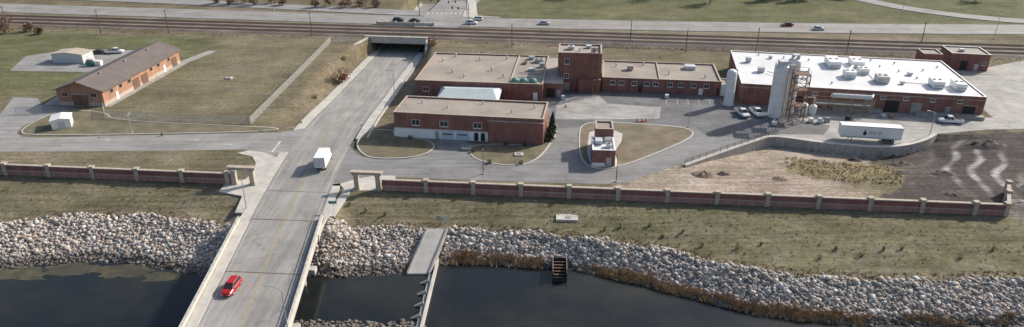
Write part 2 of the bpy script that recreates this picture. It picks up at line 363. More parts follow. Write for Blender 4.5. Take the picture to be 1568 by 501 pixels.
# ---------------------------------------------------------------- riprap
def hz(x,y): return height(np.array([float(x)]),np.array([float(y)]))[0]
m_rock,nt,b=new_mat('riprap_stone'); a=N(nt,'ShaderNodeAttribute',attribute_name='tint')
c=scale_col(nt,a.outputs['Color'],noise_val(nt,coords(nt),3,4,.6,.8,1.2)); nt.links.new(c,b.inputs['Base Color']); b.inputs['Roughness'].default_value=.9
def rocks(name,px,py,r,zoff=0,extraz=None):
    n=len(px); bm=bmesh.new(); bmesh.ops.create_icosphere(bm,subdivisions=1,radius=1)
    bv=np.array([v.co[:] for v in bm.verts]); bf=np.array([[v.index for v in f.verts] for f in bm.faces]); bm.free()
    k=len(bv); V=np.repeat(bv[None],n,0)*(1+rng.uniform(-.28,.28,(n,k,1)))
    sc3=np.stack([rng.uniform(.8,1.4,n),rng.uniform(.7,1.2,n),rng.uniform(.5,.9,n)],1)*r[:,None]
    V=V*sc3[:,None,:]
    a=rng.uniform(0,6.28,n); ca,sa=np.cos(a)[:,None],np.sin(a)[:,None]
    x=V[...,0]*ca-V[...,1]*sa; y=V[...,0]*sa+V[...,1]*ca
    t=rng.normal(0,.3,n)[:,None]; z=V[...,2]*np.cos(t)+y*np.sin(t); y=y*np.cos(t)-V[...,2]*np.sin(t)
    pz=height(px,py) if extraz is None else extraz
    V=np.stack([x+px[:,None],y+py[:,None],z+(pz+r*.2+zoff)[:,None]],-1)
    F=(bf[None]+np.arange(n)[:,None,None]*k).reshape(-1,3)
    me=bpy.data.meshes.new(name); me.vertices.add(n*k); me.vertices.foreach_set('co',V.ravel())
    me.loops.add(F.size); me.loops.foreach_set('vertex_index',F.ravel()); me.polygons.add(len(F))
    me.polygons.foreach_set('loop_start',np.arange(len(F))*3); me.polygons.foreach_set('loop_total',np.full(len(F),3))
    pal=np.array([(.45,.405,.35),(.53,.49,.445),(.37,.315,.265),(.49,.395,.325),(.28,.245,.21),(.60,.565,.52),(.43,.33,.27)])
    c=pal[rng.integers(0,len(pal),n)]*rng.uniform(.75,1.15,(n,1))
    wet=np.clip((pz+4.9)/.7,0.35,1)[:,None]; c=c*wet
    c=np.repeat(np.concatenate([c,np.ones((n,1))],1),k,0)
    at=me.color_attributes.new('tint','FLOAT_COLOR','POINT'); at.data.foreach_set('color',c.ravel())
    me.update(); me.validate(); o=bpy.data.objects.new(name,me); sc.collection.objects.link(o)
    me.materials.append(m_rock); return o
def riprap(name,x0,x1,n,skip=None):
    x=rng.uniform(x0,x1,n); t=np.interp(x,yT[:,0],yT[:,1]); bb=np.interp(x,yB[:,0],yB[:,1])
    u=rng.uniform(-.06,1.03,n); y=bb+(t-bb)*u+rng.normal(0,.25,n)+.5*np.sin(x*.5)*(u>.8)
    r=rng.lognormal(-1.52,.38,n).clip(.11,.62)
    k=np.ones(n,bool)
    if skip is not None: k=~skip(x,y)
    return rocks(name,x[k],y[k],r[k])
riprap('riprap_bank',-135,-50.5,13500)
riprap('riprap_bank',-36.5,120,20000,lambda x,y:(inpoly(x,y,[(-16.2,117.5),(-11.9,117.5),(-14.3,107),(-19,107)]))|((x>6.9)&(x<10.1)&(y<110.5)))
n=1100; x=rng.uniform(-37,-14,n); y=rng.normal(92.0,1.1,n)-.04*(x+25); rocks('rock_bar',x,y,rng.lognormal(-1.4,.35,n).clip(.12,.55),0,np.full(n,-5.05)+rng.uniform(-.1,.15,n)-np.abs(y-92)*.12)

# ---------------------------------------------------------------- roads
yy=np.arange(30,335,2.); RP=np.stack([roadx(yy),yy],1)
rzf=lambda dz:(lambda p:roadz(p[:,1])+dz)
bridge=RP[(RP[:,1]<=118)]; land=RP[(RP[:,1]>=118)]
mb=MB()
hwid=np.interp(RP[:,1],[0,150,170,300],[6.5,6.7,7.0,7.2])
sel=RP[:,1]>=118
strip('',land,hwid[sel],-hwid[sel],rzf(.03),m_road,mb)
mb.obj('main_road')
mb=MB()
for o in (.18,-.18): strip('',RP,o+.05,o-.05,rzf(.055),m_yel,mb)
for o in (5.9,-5.9): strip('',RP[RP[:,1]<148],o+.05,o-.05,rzf(.055),m_line,mb); strip('',RP[(RP[:,1]>166)&(RP[:,1]<248)],o+.05,o-.05,rzf(.055),m_line,mb)
mb.obj('road_markings')
mb=MB()
for yj in (118,130,100,76): 
    c_=float(roadx(np.array([float(yj)]))[0]); mb.add([(c_-6.4,yj+.5,.062),(c_+6.4,yj-.5,.062),(c_+6.4,yj-.28,.062),(c_-6.4,yj+.72,.062)],[(0,1,2,3)],m_rust if yj<125 else m_drive)
mb.flat=True; mb.obj('expansion_joints')
mb=MB(); q=RP[(RP[:,1]>=118)&(RP[:,1]<=150)]; strip('',q,8.6,6.72,rzf(.16),m_conc,mb,.4)
q=RP[(RP[:,1]>=118)&(RP[:,1]<=132)]; strip('',q,-6.72,-8.3,rzf(.16),m_conc,mb,.4)
q=RP[(RP[:,1]>=163)&(RP[:,1]<=252)]; strip('',q,9.5,7.25,rzf(.16),m_conc,mb,.6); 
q=RP[(RP[:,1]>=158)&(RP[:,1]<=252)]; strip('',q,-7.25,-10.0,rzf(.16),m_conc,mb,.6)
strip('',q,-10.0,-10.35,lambda p:roadz(p[:,1])+.55,m_conc,mb,1.2)
mb.obj('sidewalk')

# ---------------------------------------------------------------- bridge
mb=MB()
strip('',bridge,8.5,-7.3,.03,m_conc,mb,.45)
bd=mb.obj('road_bridge')
mb=MB(); strip('',bridge,6.5,-6.5,.045,m_road,mb); mb.obj('bridge_road_surface').parent=bd
mb=MB(); strip('',bridge,8.1,6.5,.2,m_conc,mb,.15); mb.obj('bridge_sidewalk').parent=bd
mb=MB()
for a_,b_ in ((8.55,8.2),(-6.85,-7.25)): strip('',bridge,a_,b_,.95,m_conc,mb,1.3)
for o in (8.38,-7.05):
    pp=offs(bridge,o)
    for i in range(0,len(pp)-1):
        mb.tube((*pp[i],1.35),(*pp[i+1],1.35),.06,.06,m_steel,6)
        mb.tube((*pp[i],.95),(*pp[i],1.35),.05,.05,m_steel,6)
mb.obj('parapets').parent=bd
mb=MB()
for o in (7,4,1,-2,-5): strip('',bridge,o+.3,o-.3,-.42,m_conc,mb,1.1)
mb.obj('girders').parent=bd
mb=MB()
for yp in (104,88,66,48):
    cx=float(roadx(np.array([yp]))[0]); mb.box(cx-7,cx+8,yp-.7,yp+.7,-2.4,-1.52,m_conc)
    for o in (-5.5,0,5.5): mb.tube((cx+o,yp,-9),(cx+o,yp,-2.4),.55,.55,m_conc,14)
cx=float(roadx(np.array([117.]))[0]); mb.box(cx-8.6,cx+7.4,115.6,117.9,-7,-.43,m_conc)
mb.box(cx+7.42,cx+7.9,112,119,-6,.3,m_conc); mb.box(cx-9.1,cx-8.62,112,119,-6,.3,m_conc)
mb.obj('piers_and_abutment').parent=bd

# ---------------------------------------------------------------- side street, plant paving
mb=MB()
poly(mb,[(-400,150),(-118,150.2),(-88.2,150.9),(-62,151.6),(-57,150.3),(-53.5,146.5),(-52,142),(-51,142),(-51,165.5),(-54.5,163.2),(-58,162),(-84.9,160.5),(-113.9,158.8),(-118.5,159.3),(-121.5,161.8),(-122.8,166.5),(-120,177.5),(-116,180.4),(-127,181.4),(-132,187.7),(-139,188),(-133,172),(-134,166),(-400,160)],.02,m_street)
mb.obj('side_street')
mb=MB()
poly(mb,[(-38.6,155),(-37,151.5),(-34,147.6),(-30,146),(-24,146.2),(-19.5,148.6),(-17.4,152.3),(-18.6,156.0),(-21.5,158.6),(-12,157),(-10.2,155.4),(-6,154.8),(8.5,153.2),(10,170),(8.9,179.8),(8.6,184),(13,193.4),(25,192.4),(26.2,193.4),(58,190),(58,184),(60.5,184.2),(60,165),(60.7,158.4),(40.4,145.6),(24.8,134.6),(21.2,133.4),(-2,134.9),(-25.6,137.0),(-29,137),(-33,135),(-38.6,133)],.02,m_drive)
mb.obj('plant_driveway')
mb=MB()
poly(mb,[(10,165),(38,168),(46,166),(47,160.5),(58,158.5),(62,160.2),(100,158.5),(103,161),(118,164),(170,166),(260,200),(260,216),(170,226),(152,217),(130,207),(131,205.5),(124,172),(62,182.8),(60.5,184.2),(58,184),(58,190),(26.2,193.4),(25,192.4),(13,193.4),(9.5,184),(10.5,176)],.034,m_yard)
mb.obj('plant_yard')
mb=MB()
poly(mb,[(70,174),(74,171),(80,166.5),(76,160.7),(63,160.9),(67,159.2),(72.3,156.8),(79.4,154.8),(86.4,153.6),(93.3,155.2),(99.4,158.8),(103,161),(118,164),(170,167),(262,200),(262,216),(171,226.3),(152,217.4),(130.6,207),(124.5,172),(100,176.4),(75,181)],.048,m_yardL)
poly(mb,[(11,171),(12,181),(15,190),(24,191),(26,183),(40,180),(38,171.5),(24,171)],.048,m_yardL)
mb.obj('concrete_yard')
mb=MB(); mb.flat=True
for ax in (-76.5,-67.5,-98):
    z=.045; y0=157.4 if ax!=-67.5 else 154.6
    mb.add([(ax-1.6,y0-.12,z),(ax+.6,y0-.12,z),(ax+.6,y0+.12,z),(ax-1.6,y0+.12,z)],[(0,1,2,3)],m_line)
    mb.add([(ax+.6,y0-.5,z),(ax+1.8,y0,z),(ax+.6,y0+.5,z)],[(0,1,2)],m_line)
mb.add([(-120,155.9,.045),(-62,156.9,.045),(-62,157.05,.045),(-120,156.05,.045)],[(0,1,2,3)],m_yel)
mb.add([(-55.5,156.8,.045),(-55,156.8,.045),(-55,150,.045),(-55.5,150,.045)],[(0,1,2,3)],m_line)
for i in range(6): 
    x=42+i*2.9; mb.add([(x,182.6-.12*(x-42),.062),(x+.12,182.6-.12*(x-42),.062),(x+.9,187.6-.12*(x-42),.062),(x+.78,187.6-.12*(x-42),.062)],[(0,1,2,3)],m_line)
mb.obj('pavement_markings')
mb=MB()
poly(mb,[(-61,151),(-57,150),(-53.2,147),(-52.6,144),(-52.4,131),(-51.8,121),(-53.5,121),(-54.5,128),(-60,130),(-60,134.5),(-56.5,135.6),(-56.2,140),(-57,144),(-59,147.6),(-63,149.4)],.1,m_conc,.3)
poly(mb,[(-35.4,119.5),(-34.6,131),(-36,133.5),(-33,136),(-29,137.6),(-25,137.4),(-24.5,135),(-27.5,134),(-27.5,130.5),(-33,130.4),(-34,119.5)],.1,m_conc,.3)
mb.obj('sidewalk')
def island(name,pts,mat,it=2,cw=.35,z=.14):
    p=closed_smooth(pts,it); mb=MB(); poly(mb,[tuple(q) for q in p],z,m_curb,.2)
    n=len(p)
    t=np.roll(p,-1,0)-np.roll(p,1,0); t/=np.linalg.norm(t,axis=1)[:,None]
    area=sum(p[i][0]*p[(i+1)%n][1]-p[(i+1)%n][0]*p[i][1] for i in range(n)); nrm=np.stack([-t[:,1],t[:,0]],1)*(1 if area>0 else -1)
    q=p+nrm*cw; poly(mb,[tuple(a) for a in q],z+.015,mat); return mb.obj(name)
island('grass_island',[(-37.2,156),(-35.4,150.5),(-32,146.3),(-24,146.4),(-19.3,149),(-17.6,153.4),(-20,157.2),(-23.5,158.5),(-28.5,159.5),(-29,164),(-36,164)],m_lawn)
island('grass_island',[(-9.5,155.2),(-10,149),(-7.1,144.6),(.9,142),(5.3,145),(8.4,152),(11.5,163),(11,170),(7.6,165),(7.4,154)],m_lawn)
island('grass_island',[(17.5,168.2),(16,159.2),(15.2,145),(18.6,139.9),(25.5,143),(35.9,151.6),(44.5,159.6),(44.6,165),(35.5,167.4),(24.3,169.4)],m_lawnb)
mb=MB(); poly(mb,[(17.2,149.5),(17.4,141),(23.5,142.4),(23.6,150),(26,156),(27,161),(25,163.6),(22,164),(19,162),(18,156)],.17,m_conc); mb.obj('pump_house_pavement')
island('grass_island',[(-122,167),(-121,162),(-117.5,160),(-80,161.3),(-60,162.8),(-57,165),(-66,166.2),(-103,170.5),(-106,176),(-117.5,178.6),(-120.8,175.5)],m_lawn)
mb=MB(); poly(mb,[(-127,181.6),(-108,180.2),(-104,222),(-100,235),(-103,236),(-107,224),(-110,181.2),(-122,182),(-125,190),(-127,190)],.06,m_concD)
poly(mb,[(-156,213),(-126,211),(-123,224),(-126,236),(-150,238),(-161,229)],.05,m_street); mb.obj('service_pavement')

# highways
hw=smoothpath([(-700,365),(-400,330),(-211,301),(-130,291),(-56,281),(-13,275.5),(105,267),(190,264.5),(400,262),(800,262)],6,3)
n2=smoothpath([(-29,268),(-27.5,281),(-23,318.7),(-5,450),(60,800)],4,2)
l2=smoothpath([(-600,380),(-400,352),(-170,320),(-60.8,296),(-22,289)],6,2)
r2=smoothpath([(110,420),(150,333),(160,311),(169,298),(190,281),(225,271),(300,268)],4,2)
mb=MB(); strip('',hw,7.4,-7.4,.16,m_hwy,mb,.3); strip('',n2,8.5,-8.5,.172,m_hwy,mb,.3); strip('',l2,4.6,-4.6,.184,m_hwy,mb,.3); strip('',r2,4.2,-4.2,.19,m_hwy,mb,.3)
mb.obj('highway')
mb=MB()
for o in (6.2,-6.2): strip('',hw,o+.1,o-.1,.215,m_line,mb)
for o in (.2,-.2): strip('',hw,o+.08,o-.08,.215,m_yel,mb); strip('',n2[3:],o+.08,o-.08,.22,m_yel,mb)
for o in (3.9,-3.9): strip('',l2,o+.08,o-.08,.215,m_line,mb); strip('',r2,o+.08,o-.08,.22,m_line,mb)
for k in range(9): mb.add([(-35+k*1.9,289.8,.22),(-34.2+k*1.9,289.7,.22),(-34+k*1.9,292.4,.22),(-34.8+k*1.9,292.5,.22)],[(0,1,2,3)],m_line)
mb.obj('highway_markings')
mb=MB(); poly(mb,[(-20,284.6),(-15.5,284.0),(-14,288),(-17,330),(-19.5,330),(-19.5,300)],.3,m_conc,.2)
poly(mb,[(-15.5,284.2),(-5,283.2),(-5,284.4),(-14.5,286)],.32,m_conc,.2); mb.obj('sidewalk')

# ---------------------------------------------------------------- railway
RA=math.atan(-.12); mb=MB()
q=np.array([(x,256-.12*x) for x in np.linspace(-800,800,162)])
A=offs(q,8.9);B=offs(q,7.6);C=offs(q,-7.6);D=offs(q,-8.9); n=len(q)
vs=[(*a,0.0) for a in A]+[(*a,.45) for a in B]+[(*a,.45) for a in C]+[(*a,0.0) for a in D]
mb.add(vs,[(k*n+i,(k+1)*n+i,(k+1)*n+i+1,k*n+i+1) for k in range(3) for i in range(n-1)],m_ball)
mb.obj('railway_ballast')
mb=MB(); ct=math.cos(RA); s_=math.sin(RA)
for off in (5.2,.2,-5):
    for k in range(-330,330):
        d=k*.75; x=d*ct - off*s_; y=256+d*s_+off*ct
        hx,hy=.15,1.3
        vs=[]
        for sx,sy in((-1,-1),(1,-1),(1,1),(-1,1)):
            lx,ly=sx*hx,sy*hy; vs.append((x+lx*ct-ly*s_,y+lx*s_+ly*ct,.54))
        vs+=[(a,b_,.44) for a,b_,_ in vs]
        mb.add(vs,[(0,1,2,3),(0,4,5,1),(2,6,7,3),(1,5,6,2),(3,7,4,0)],m_tie)
    for g_ in (.75,-.75):
        o=off+g_; mb.tube((-600*ct-o*s_,256-600*s_+o*ct,.64),(600*ct-o*s_,256+600*s_+o*ct,.64),.09,.09,m_rail,4)
mb.obj('railway_tracks')
# underpass structure
mb=MB()
xL,xR=-51.2,-31.0
ys_=lambda x:256-.12*x
def slab(pts,z0,z1,mat):
    vs=[(x,y,z0) for x,y in pts]+[(x,y,z1) for x,y in pts]
    mb.add(vs,[(4,5,6,7),(0,1,5,4),(1,2,6,5),(2,3,7,6),(3,0,4,7),(3,2,1,0)],mat)
slab([(xL,ys_(xL)-9.2),(xR,ys_(xR)-9.2),(xR,ys_(xR)+8.9),(xL,ys_(xL)+8.9)],-.6,-.05,m_concD)
def wallseg(mb,a,b,t,z0,z1,mat,z0b=None,z1b=None):
    a=np.array(a,float);b=np.array(b,float);d=(b-a)/np.linalg.norm(b-a);n=np.array([-d[1],d[0]])*t/2
    z0b=z0 if z0b is None else z0b; z1b=z1 if z1b is None else z1b
    vs=[(*(a-n),z0),(*(b-n),z0b),(*(b+n),z0b),(*(a+n),z0),(*(a-n),z1),(*(b-n),z1b),(*(b+n),z1b),(*(a+n),z1)]
    mb.add(vs,[(4,5,6,7),(0,1,5,4),(1,2,6,5),(2,3,7,6),(3,0,4,7),(3,2,1,0)],mat)
wallseg(mb,(xL-1.5,ys_(xL-1.5)-9.6),(xR+1.5,ys_(xR+1.5)-9.6),.7,-1.6,.6,m_conc)
wallseg(mb,(xL-2,ys_(xL-2)-9.6),(xR+2,ys_(xR+2)-9.6),1.1,.6,.85,m_conc)
for k in range(12):
    x=xL-1.6+k*(xR-xL+3.2)/11; y=ys_(x)-9.6; mb.tube((x,y,.85),(x,y,1.9),.05,.05,m_rust,5)
for z in (1.35,1.9): mb.beam((xL-1.6,ys_(xL-1.6)-9.6,z),(xR+1.6,ys_(xR+1.6)-9.6,z),.07,m_rust)
wallseg(mb,(xL-1,ys_(xL)+10.9),(xR+1,ys_(xR)+10.9),.35,-.9,1.1,m_conc)
for k in range(7):
    x=xL-1+k*(xR-xL+2)/6; mb.box(x-.3,x+.3,ys_(x)+10.5,ys_(x)+11.3,-.3,1.45,m_conc)
slab([(xL-1,ys_(xL)+11.1),(xR+1,ys_(xR)+11.1),(xR+4,292),(xL+2,292)],-.7,-.02,m_concD)
wallseg(mb,(xL-.4,ys_(xL)-9.2),(xL+2.5,294),.8,-7,-.78,m_conc)
wallseg(mb,(xR+.4,ys_(xR)-9.2),(xR+4.5,294),.8,-7,-.78,m_conc)
wallseg(mb,(xL-.6,ys_(xL)-9.9),(-57,240),.7,-6.5,.6,m_conc,-6,-.3)
wallseg(mb,(xR+.6,ys_(xR)-9.9),(-29.6,238),.7,-6.5,.6,m_conc,-6,-2.2)
# mid pier with round columns
for k in range(6): mb.tube((-41.4+k*.25,247.5+k*3,-5.3),(-41.4+k*.25,247.5+k*3,-.62),.0001,.0001,m_conc,4) if False else None
mb.obj('railway_underpass')
q=RP[(RP[:,1]>250)]; mb=MB(); strip('',q,9.3,7.25,rzf(.2),m_conc,mb,.3); mb.obj('sidewalk')

# ---------------------------------------------------------------- flood wall
def flood(name,x0,x1,posts,extra=None):
    mb=MB()
    def seg(a,b):
        wallseg(mb,a,b,.42,-.6,1.05,m_brickP); wallseg(mb,a,b,.5,1.05,1.2,m_stone); wallseg(mb,a,b,.42,1.2,2.3,m_brickW); wallseg(mb,a,b,.66,2.3,2.5,m_stone)
    seg((x0,WALLY(x0)),(x1,WALLY(x1)))
    for x in posts:
        y=WALLY(x); mb.box(x-.42,x+.42,y-.42,y+.42,-.8,2.68,m_stone); mb.box(x-.52,x+.52,y-.52,y+.52,2.68,2.86,m_stone)
    if extra:
        seg((x1,WALLY(x1)),extra)
        for t in (.55,1.):
            x=x1+(extra[0]-x1)*t; y=WALLY(x1)+(extra[1]-WALLY(x1))*t
            mb.box(x-.42,x+.42,y-.42,y+.42,-.8,2.75,m_stone); mb.box(x-.52,x+.52,y-.52,y+.52,2.75,2.93,m_stone)
    return mb.obj(name)
flood('flood_wall',-150,-58.5,[-148+9.85*k for k in range(10)])
flood('flood_wall',-26.6,94.6,[-17.5+9.65*k for k in range(11)]+[88.7,94.4],(100.5,129.2))
def gate(name,xa,xb):
    mb=MB()
    for x in (xa,xb):
        y=WALLY(x); mb.box(x-.6,x+.6,y-.6,y+.6,-.3,.5,m_stone); mb.box(x-.48,x+.48,y-.48,y+.48,.5,3.3,m_stone)
        mb.box(x-.62,x+.62,y-.62,y+.62,3.3,3.5,m_stone)
    wallseg(mb,(xa-.9,WALLY(xa-.9)),(xb+.9,WALLY(xb+.9)),.9,3.5,3.95,m_stone)
    wallseg(mb,(xa-1.1,WALLY(xa-1.1)),(xb+1.1,WALLY(xb+1.1)),1.15,3.95,4.1,m_stone)
    return mb.obj(name)
gate('stone_gateway',-57.9,-54.0); gate('stone_gateway',-31.9,-27.4)

mb=MB(); rp=smoothpath(ret,1.2,2)
strip('',rp,.45,-.45,lambda p:np.full(len(p),.32),m_block,mb,2.9)
strip('',rp,.5,-.5,lambda p:np.full(len(p),.45),m_conc,mb,.12)
mb.obj('retaining_wall')
mb=MB(); q=rp[rp[:,0]<66][::2]
for a,b_ in zip(q[:-1],q[1:]):
    for z in (.9,1.25,1.6): mb.tube((*a,z),(*b_,z),.045,.045,m_dark,5)
    mb.tube((*a,.4),(*a,1.62),.05,.05,m_dark,5)
mb.obj('steel_handrail')

# ---------------------------------------------------------------- buildings
def win(mb,u,z,w,h,frame=m_white,glass=m_glass,y=0):
    mb.box(u-w/2,u+w/2,y-.04,y-.003,z,z+h,glass,True)
    t=.08
    mb.box(u-w/2-t,u-w/2,y-.09,y-.003,z-t,z+h+t,frame); mb.box(u+w/2,u+w/2+t,y-.09,y-.003,z-t,z+h+t,frame)
    mb.box(u-w/2,u+w/2,y-.09,y-.003,z+h,z+h+t,frame); mb.box(u-w/2-.12,u+w/2+.12,y-.14,y-.092,z-t-.08,z-t,frame); mb.box(u-w/2,u+w/2,y-.09,y-.003,z-t,z,frame)
    mb.box(u-.03,u+.03,y-.08,y-.042,z,z+h,frame)
def winR(mb,v,z,w,h,x,frame=m_white,glass=m_glass):
    mb.box(x+.003,x+.04,v-w/2,v+w/2,z,z+h,glass); t=.08
    mb.box(x+.003,x+.09,v-w/2-t,v-w/2,z-t,z+h+t,frame); mb.box(x+.003,x+.09,v+w/2,v+w/2+t,z-t,z+h+t,frame)
    mb.box(x+.003,x+.09,v-w/2,v+w/2,z+h,z+h+t,frame); mb.box(x+.003,x+.09,v-w/2,v+w/2,z-t,z,frame)
def hvac(mb,x,y,z,w=2.4,d=2.4,h=1.6,fan=True,mat=None):
    mat=mat or m_hvac
    mb.box(x-w/2+.15,x+w/2-.15,y-d/2+.15,y+d/2-.15,z,z+.3,m_steel)
    mb.box(x-w/2,x+w/2,y-d/2,y+d/2,z+.3,z+h,mat)
    mb.box(x-w/2+.2,x+w/2-.2,y-d/2-.03,y-d/2,z+.5,z+h*.55,m_steel)
    if fan:
        k=max(1,int(w/1.3))
        for i in range(k):
            cx=x-w/2+(i+.5)*w/k; mb.tube((cx,y,z+h),(cx,y,z+h+.14),.45,.45,m_steel,12); mb.tube((cx,y,z+h+.14),(cx,y,z+h+.15),.36,.36,m_dark,12)
def vent(mb,x,y,z,h=.9,r=.2): mb.tube((x,y,z),(x,y,z+h),r,r,m_steel,8); mb.tube((x,y,z+h),(x,y,z+h+.15),r*1.7,r*1.2,m_steel,8)
def flatb(mb,x0,x1,y0,y1,h,wall,roof,par=.35,cap=m_stone,t=.35):
    zb=-.3
    mb.box(x0,x1,y0,y1,zb,h-par,wall)
    mb.box(x0,x1,y0,y0+t,h-par,h,wall); mb.box(x0,x1,y1-t,y1,h-par,h,wall)
    mb.box(x0,x0+t,y0+t,y1-t,h-par,h,wall); mb.box(x1-t,x1,y0+t,y1-t,h-par,h,wall)
    o=.06
    mb.box(x0-o,x1+o,y0-o,y0+t,h,h+.1,cap); mb.box(x0-o,x1+o,y1-t,y1+o,h,h+.1,cap)
    mb.box(x0-o,x0+t,y0+t,y1-t,h,h+.1,cap); mb.box(x1-t,x1+o,y0+t,y1-t,h,h+.1,cap)
    mb.add([(x0+t,y0+t,h-par+.05),(x1-t,y0+t,h-par+.05),(x1-t,y1-t,h-par+.05),(x0+t,y1-t,h-par+.05)],[(0,1,2,3)],roof)
mb=MB()
flatb(mb,0,35.6,0,28,4.6,m_brick,m_gravel)
mb.box(26.3,26.6,.5,27.5,4.3,4.62,m_stone)
mb.box(35.6,41,3,28,-.3,4.0,m_brick); mb.add([(35.6,3.0,4.02),(41,3,4.02),(41,28,4.02),(35.6,28,4.02)],[(0,1,2,3)],m_gravel2)
for u in (3,8,13): win(mb,u,1.6,1.6,1.1)
mb.box(33,34.2,-.05,-.003,-.1,2.2,m_white)
for u,v_ in ((4,20),(9,9),(15,22),(20,12),(23,24),(7,25),(13,5),(24,6)): vent(mb,u,v_,4.3)
hvac(mb,33,22,4.3,2.6,1.8,1.1,True,m_steel); hvac(mb,30.5,25,4.3,1.6,1.6,.9,False,m_steel); hvac(mb,34.2,17,4.3,1.4,1.4,1.3,False,m_steel); hvac(mb,29,20,4.3,1.2,2.,.7,False,m_rust); hvac(mb,31.5,13,4.3,2.2,1.2,.8,False)
for u in (27.8,30.2,32.8): mb.rev([(1.15,4.3),(1.15,4.9),(1.0,5.3),(.6,5.6),(.15,5.72)],(u,1.9),m_teal,16)
mb.tube((28,6,4.6),(35,6,4.6),.12,.12,m_steel,6); mb.tube((28,10,4.6),(34,10,4.6),.12,.12,m_steel,6)
mb.box(36.5,38.8,2.9,2.997,0,2.6,m_dark); mb.box(39.3,40.4,2.93,2.997,0,2.2,m_steel)
mb.obj('treatment_plant_building',(-27.0,189.4,0),math.radians(-6.2))
mb=MB(); flatb(mb,0,12.2,0,9.5,11,m_brick,m_gravel2,.4)
mb.box(6,12.2,-1.6,-.003,-.3,3.8,m_brick)
hvac(mb,3.5,5,10.7,1.8,1.8,1.0); hvac(mb,8.5,6.8,10.7,1.6,1.2,.8,False); vent(mb,6,3,10.7); mb.box(9.2,10.4,1.5,2.7,10.65,12.2,m_steel)
win(mb,2.5,7.8,1.2,1.6); win(mb,2.5,3.6,1.2,1.4)
mb.box(1.6,3.4,-.05,-.003,-.1,2.3,m_steel)
mb.obj('brick_tower_building',(13.0,194.6,0),math.radians(-5.5))
def lattice(name,loc,w,h,mat,step=2.2,plat=True,ang=0):
    mb=MB(); c=[(-w/2,-w/2),(w/2,-w/2),(w/2,w/2),(-w/2,w/2)]
    for x,y in c: mb.beam((x,y,0),(x,y,h),.2,mat)
    z=0;k=0
    while z<h-.1:
        z2=min(z+step,h)
        for i in range(4):
            a=c[i];b_=c[(i+1)%4]
            mb.beam((*a,z2),(*b_,z2),.14,mat)
            mb.beam((*(a if k%2 else b_),z),(*(b_ if k%2 else a),z2),.1,mat)
            if w>3: mb.beam((*(b_ if k%2 else a),z),(*(a if k%2 else b_),z2),.09,mat)
        if plat and k%2==1: mb.box(-w/2,w/2,-w/2,w/2,z2-.03,z2+.03,mat)
        z=z2;k+=1
    for x0,y0 in c: mb.beam((x0,y0,h),(x0,y0,h+1),.06,mat)
    for i in range(4): mb.beam((*c[i],h+1),(*c[(i+1)%4],h+1),.06,mat)
    return mb.obj(name,loc,ang)
lattice('steel_ladder_tower',(23.3,190.2,0),1.5,13.2,m_rust,1.6,False,math.radians(-6))
mb=MB(); flatb(mb,0,33,0,17,4.1,m_brick,m_gravel)
mb.box(15.9,16.2,.5,16.5,3.8,4.15,m_stone)
for u in (3,5.5,9,12.5,15,19,22,25.5,29): win(mb,u,2.1,1.3,1.1)
mb.box(27,28.2,-.05,-.003,-.1,1.9,m_white); mb.box(10.3,11.3,-.05,-.003,-.1,2.2,m_carb)
hvac(mb,8,9,3.8,1.8,1.8,1.4,False,m_gravel2); mb.box(24,27,11,13.5,3.85,4.9,m_hvac); vent(mb,19,6,3.8); vent(mb,4,12,3.8); vent(mb,12,14,3.8); vent(mb,29,4,3.8)
mb.obj('treatment_plant_wing',(25.6,193.6,0),math.radians(-7.2))
mb=MB(); w,d=16,12; mb.box(0,w,0,d,-.3,2.98,m_brick)
mb.add([(-.4,-.4,3.0),(w+.4,-.4,3.0),(w+.4,d+.4,3.0),(-.4,d+.4,3.0),(1.5,d/2,4.6),(w-1.5,d/2,4.6)],[(0,1,5,4),(1,2,5),(2,3,4,5),(3,0,4)],m_metalroof)
for i in range(17): 
    x=1.6+i*(w-3.2)/16; mb.beam((x,-.35,3.03),(x,d/2,4.63),.05,m_metalroof)
mb.obj('metal_roof_hall',(-20,176.8,0),math.radians(-5))
mb=MB(); flatb(mb,0,36,0,11.8,6.3,m_brick,m_gravel)
mb.box(-.04,22.8,-.12,-.003,-.2,2.3,m_white); mb.box(-.12,-.045,-.12,11.8,-.2,2.3,m_white)
mb.box(0,22.8,-.06,-.003,2.32,2.5,m_stone)
mb.box(22.9,36.0,-.5,-.003,-.3,5.4,m_brick); mb.box(22.85,36.05,-.55,-.06,5.4,5.5,m_stone)
for u in (5.3,12.2,20.3): win(mb,u,3.3,1.9,1.3)
for u in (13.0,16.6):
    mb.box(u-1.55,u+1.55,-.2,-.123,0,2.25,m_blue)
    for z in (.55,1.1,1.65): mb.box(u-1.55,u+1.55,-.21,-.2,z,z+.05,m_steel)
    mb.box(u-1.2,u+1.2,-.215,-.2,1.25,1.55,m_glass)
mb.box(10,10.9,-.2,-.123,0,2.1,m_concD)
for u in (20,21.6): mb.box(u-.5,u+.5,-.2,-.123,.1,2.1,m_glass)
for u,v_ in ((5,8),(20,9),(28,4),(12,5),(33,8)): vent(mb,u,v_,6.0,.7,.15)
mb.box(36.003,36.06,3,4.2,0,2.2,m_dark)
mb.obj('garage_building',(-28.3,159.6,0),math.radians(-7.8))
mb=MB(); flatb(mb,0,5,0,7.4,3.9,m_brick,m_memb,.3,m_white)
mb.box(5.003,5.06,.02,5,-.2,1.2,m_white)
hvac(mb,1.5,4.5,3.65,1.6,2.2,1.0,False); hvac(mb,3.6,2.2,3.65,1.2,1.6,.9,True); mb.box(2.8,4.4,4.8,6.6,3.7,4.5,m_steel)
flatb(mb,.9,4.9,7.5,12.6,5.9,m_brick,m_gravel,.3)
mb.box(3,4.2,-.05,-.003,0,2.2,m_steel); mb.box(-.06,-.003,2,3.2,0,2.2,m_dark); mb.box(0,2.8,-.05,-.003,-.1,.9,m_white)
mb.obj('pump_house',(17.6,142.4,0),math.radians(-4))
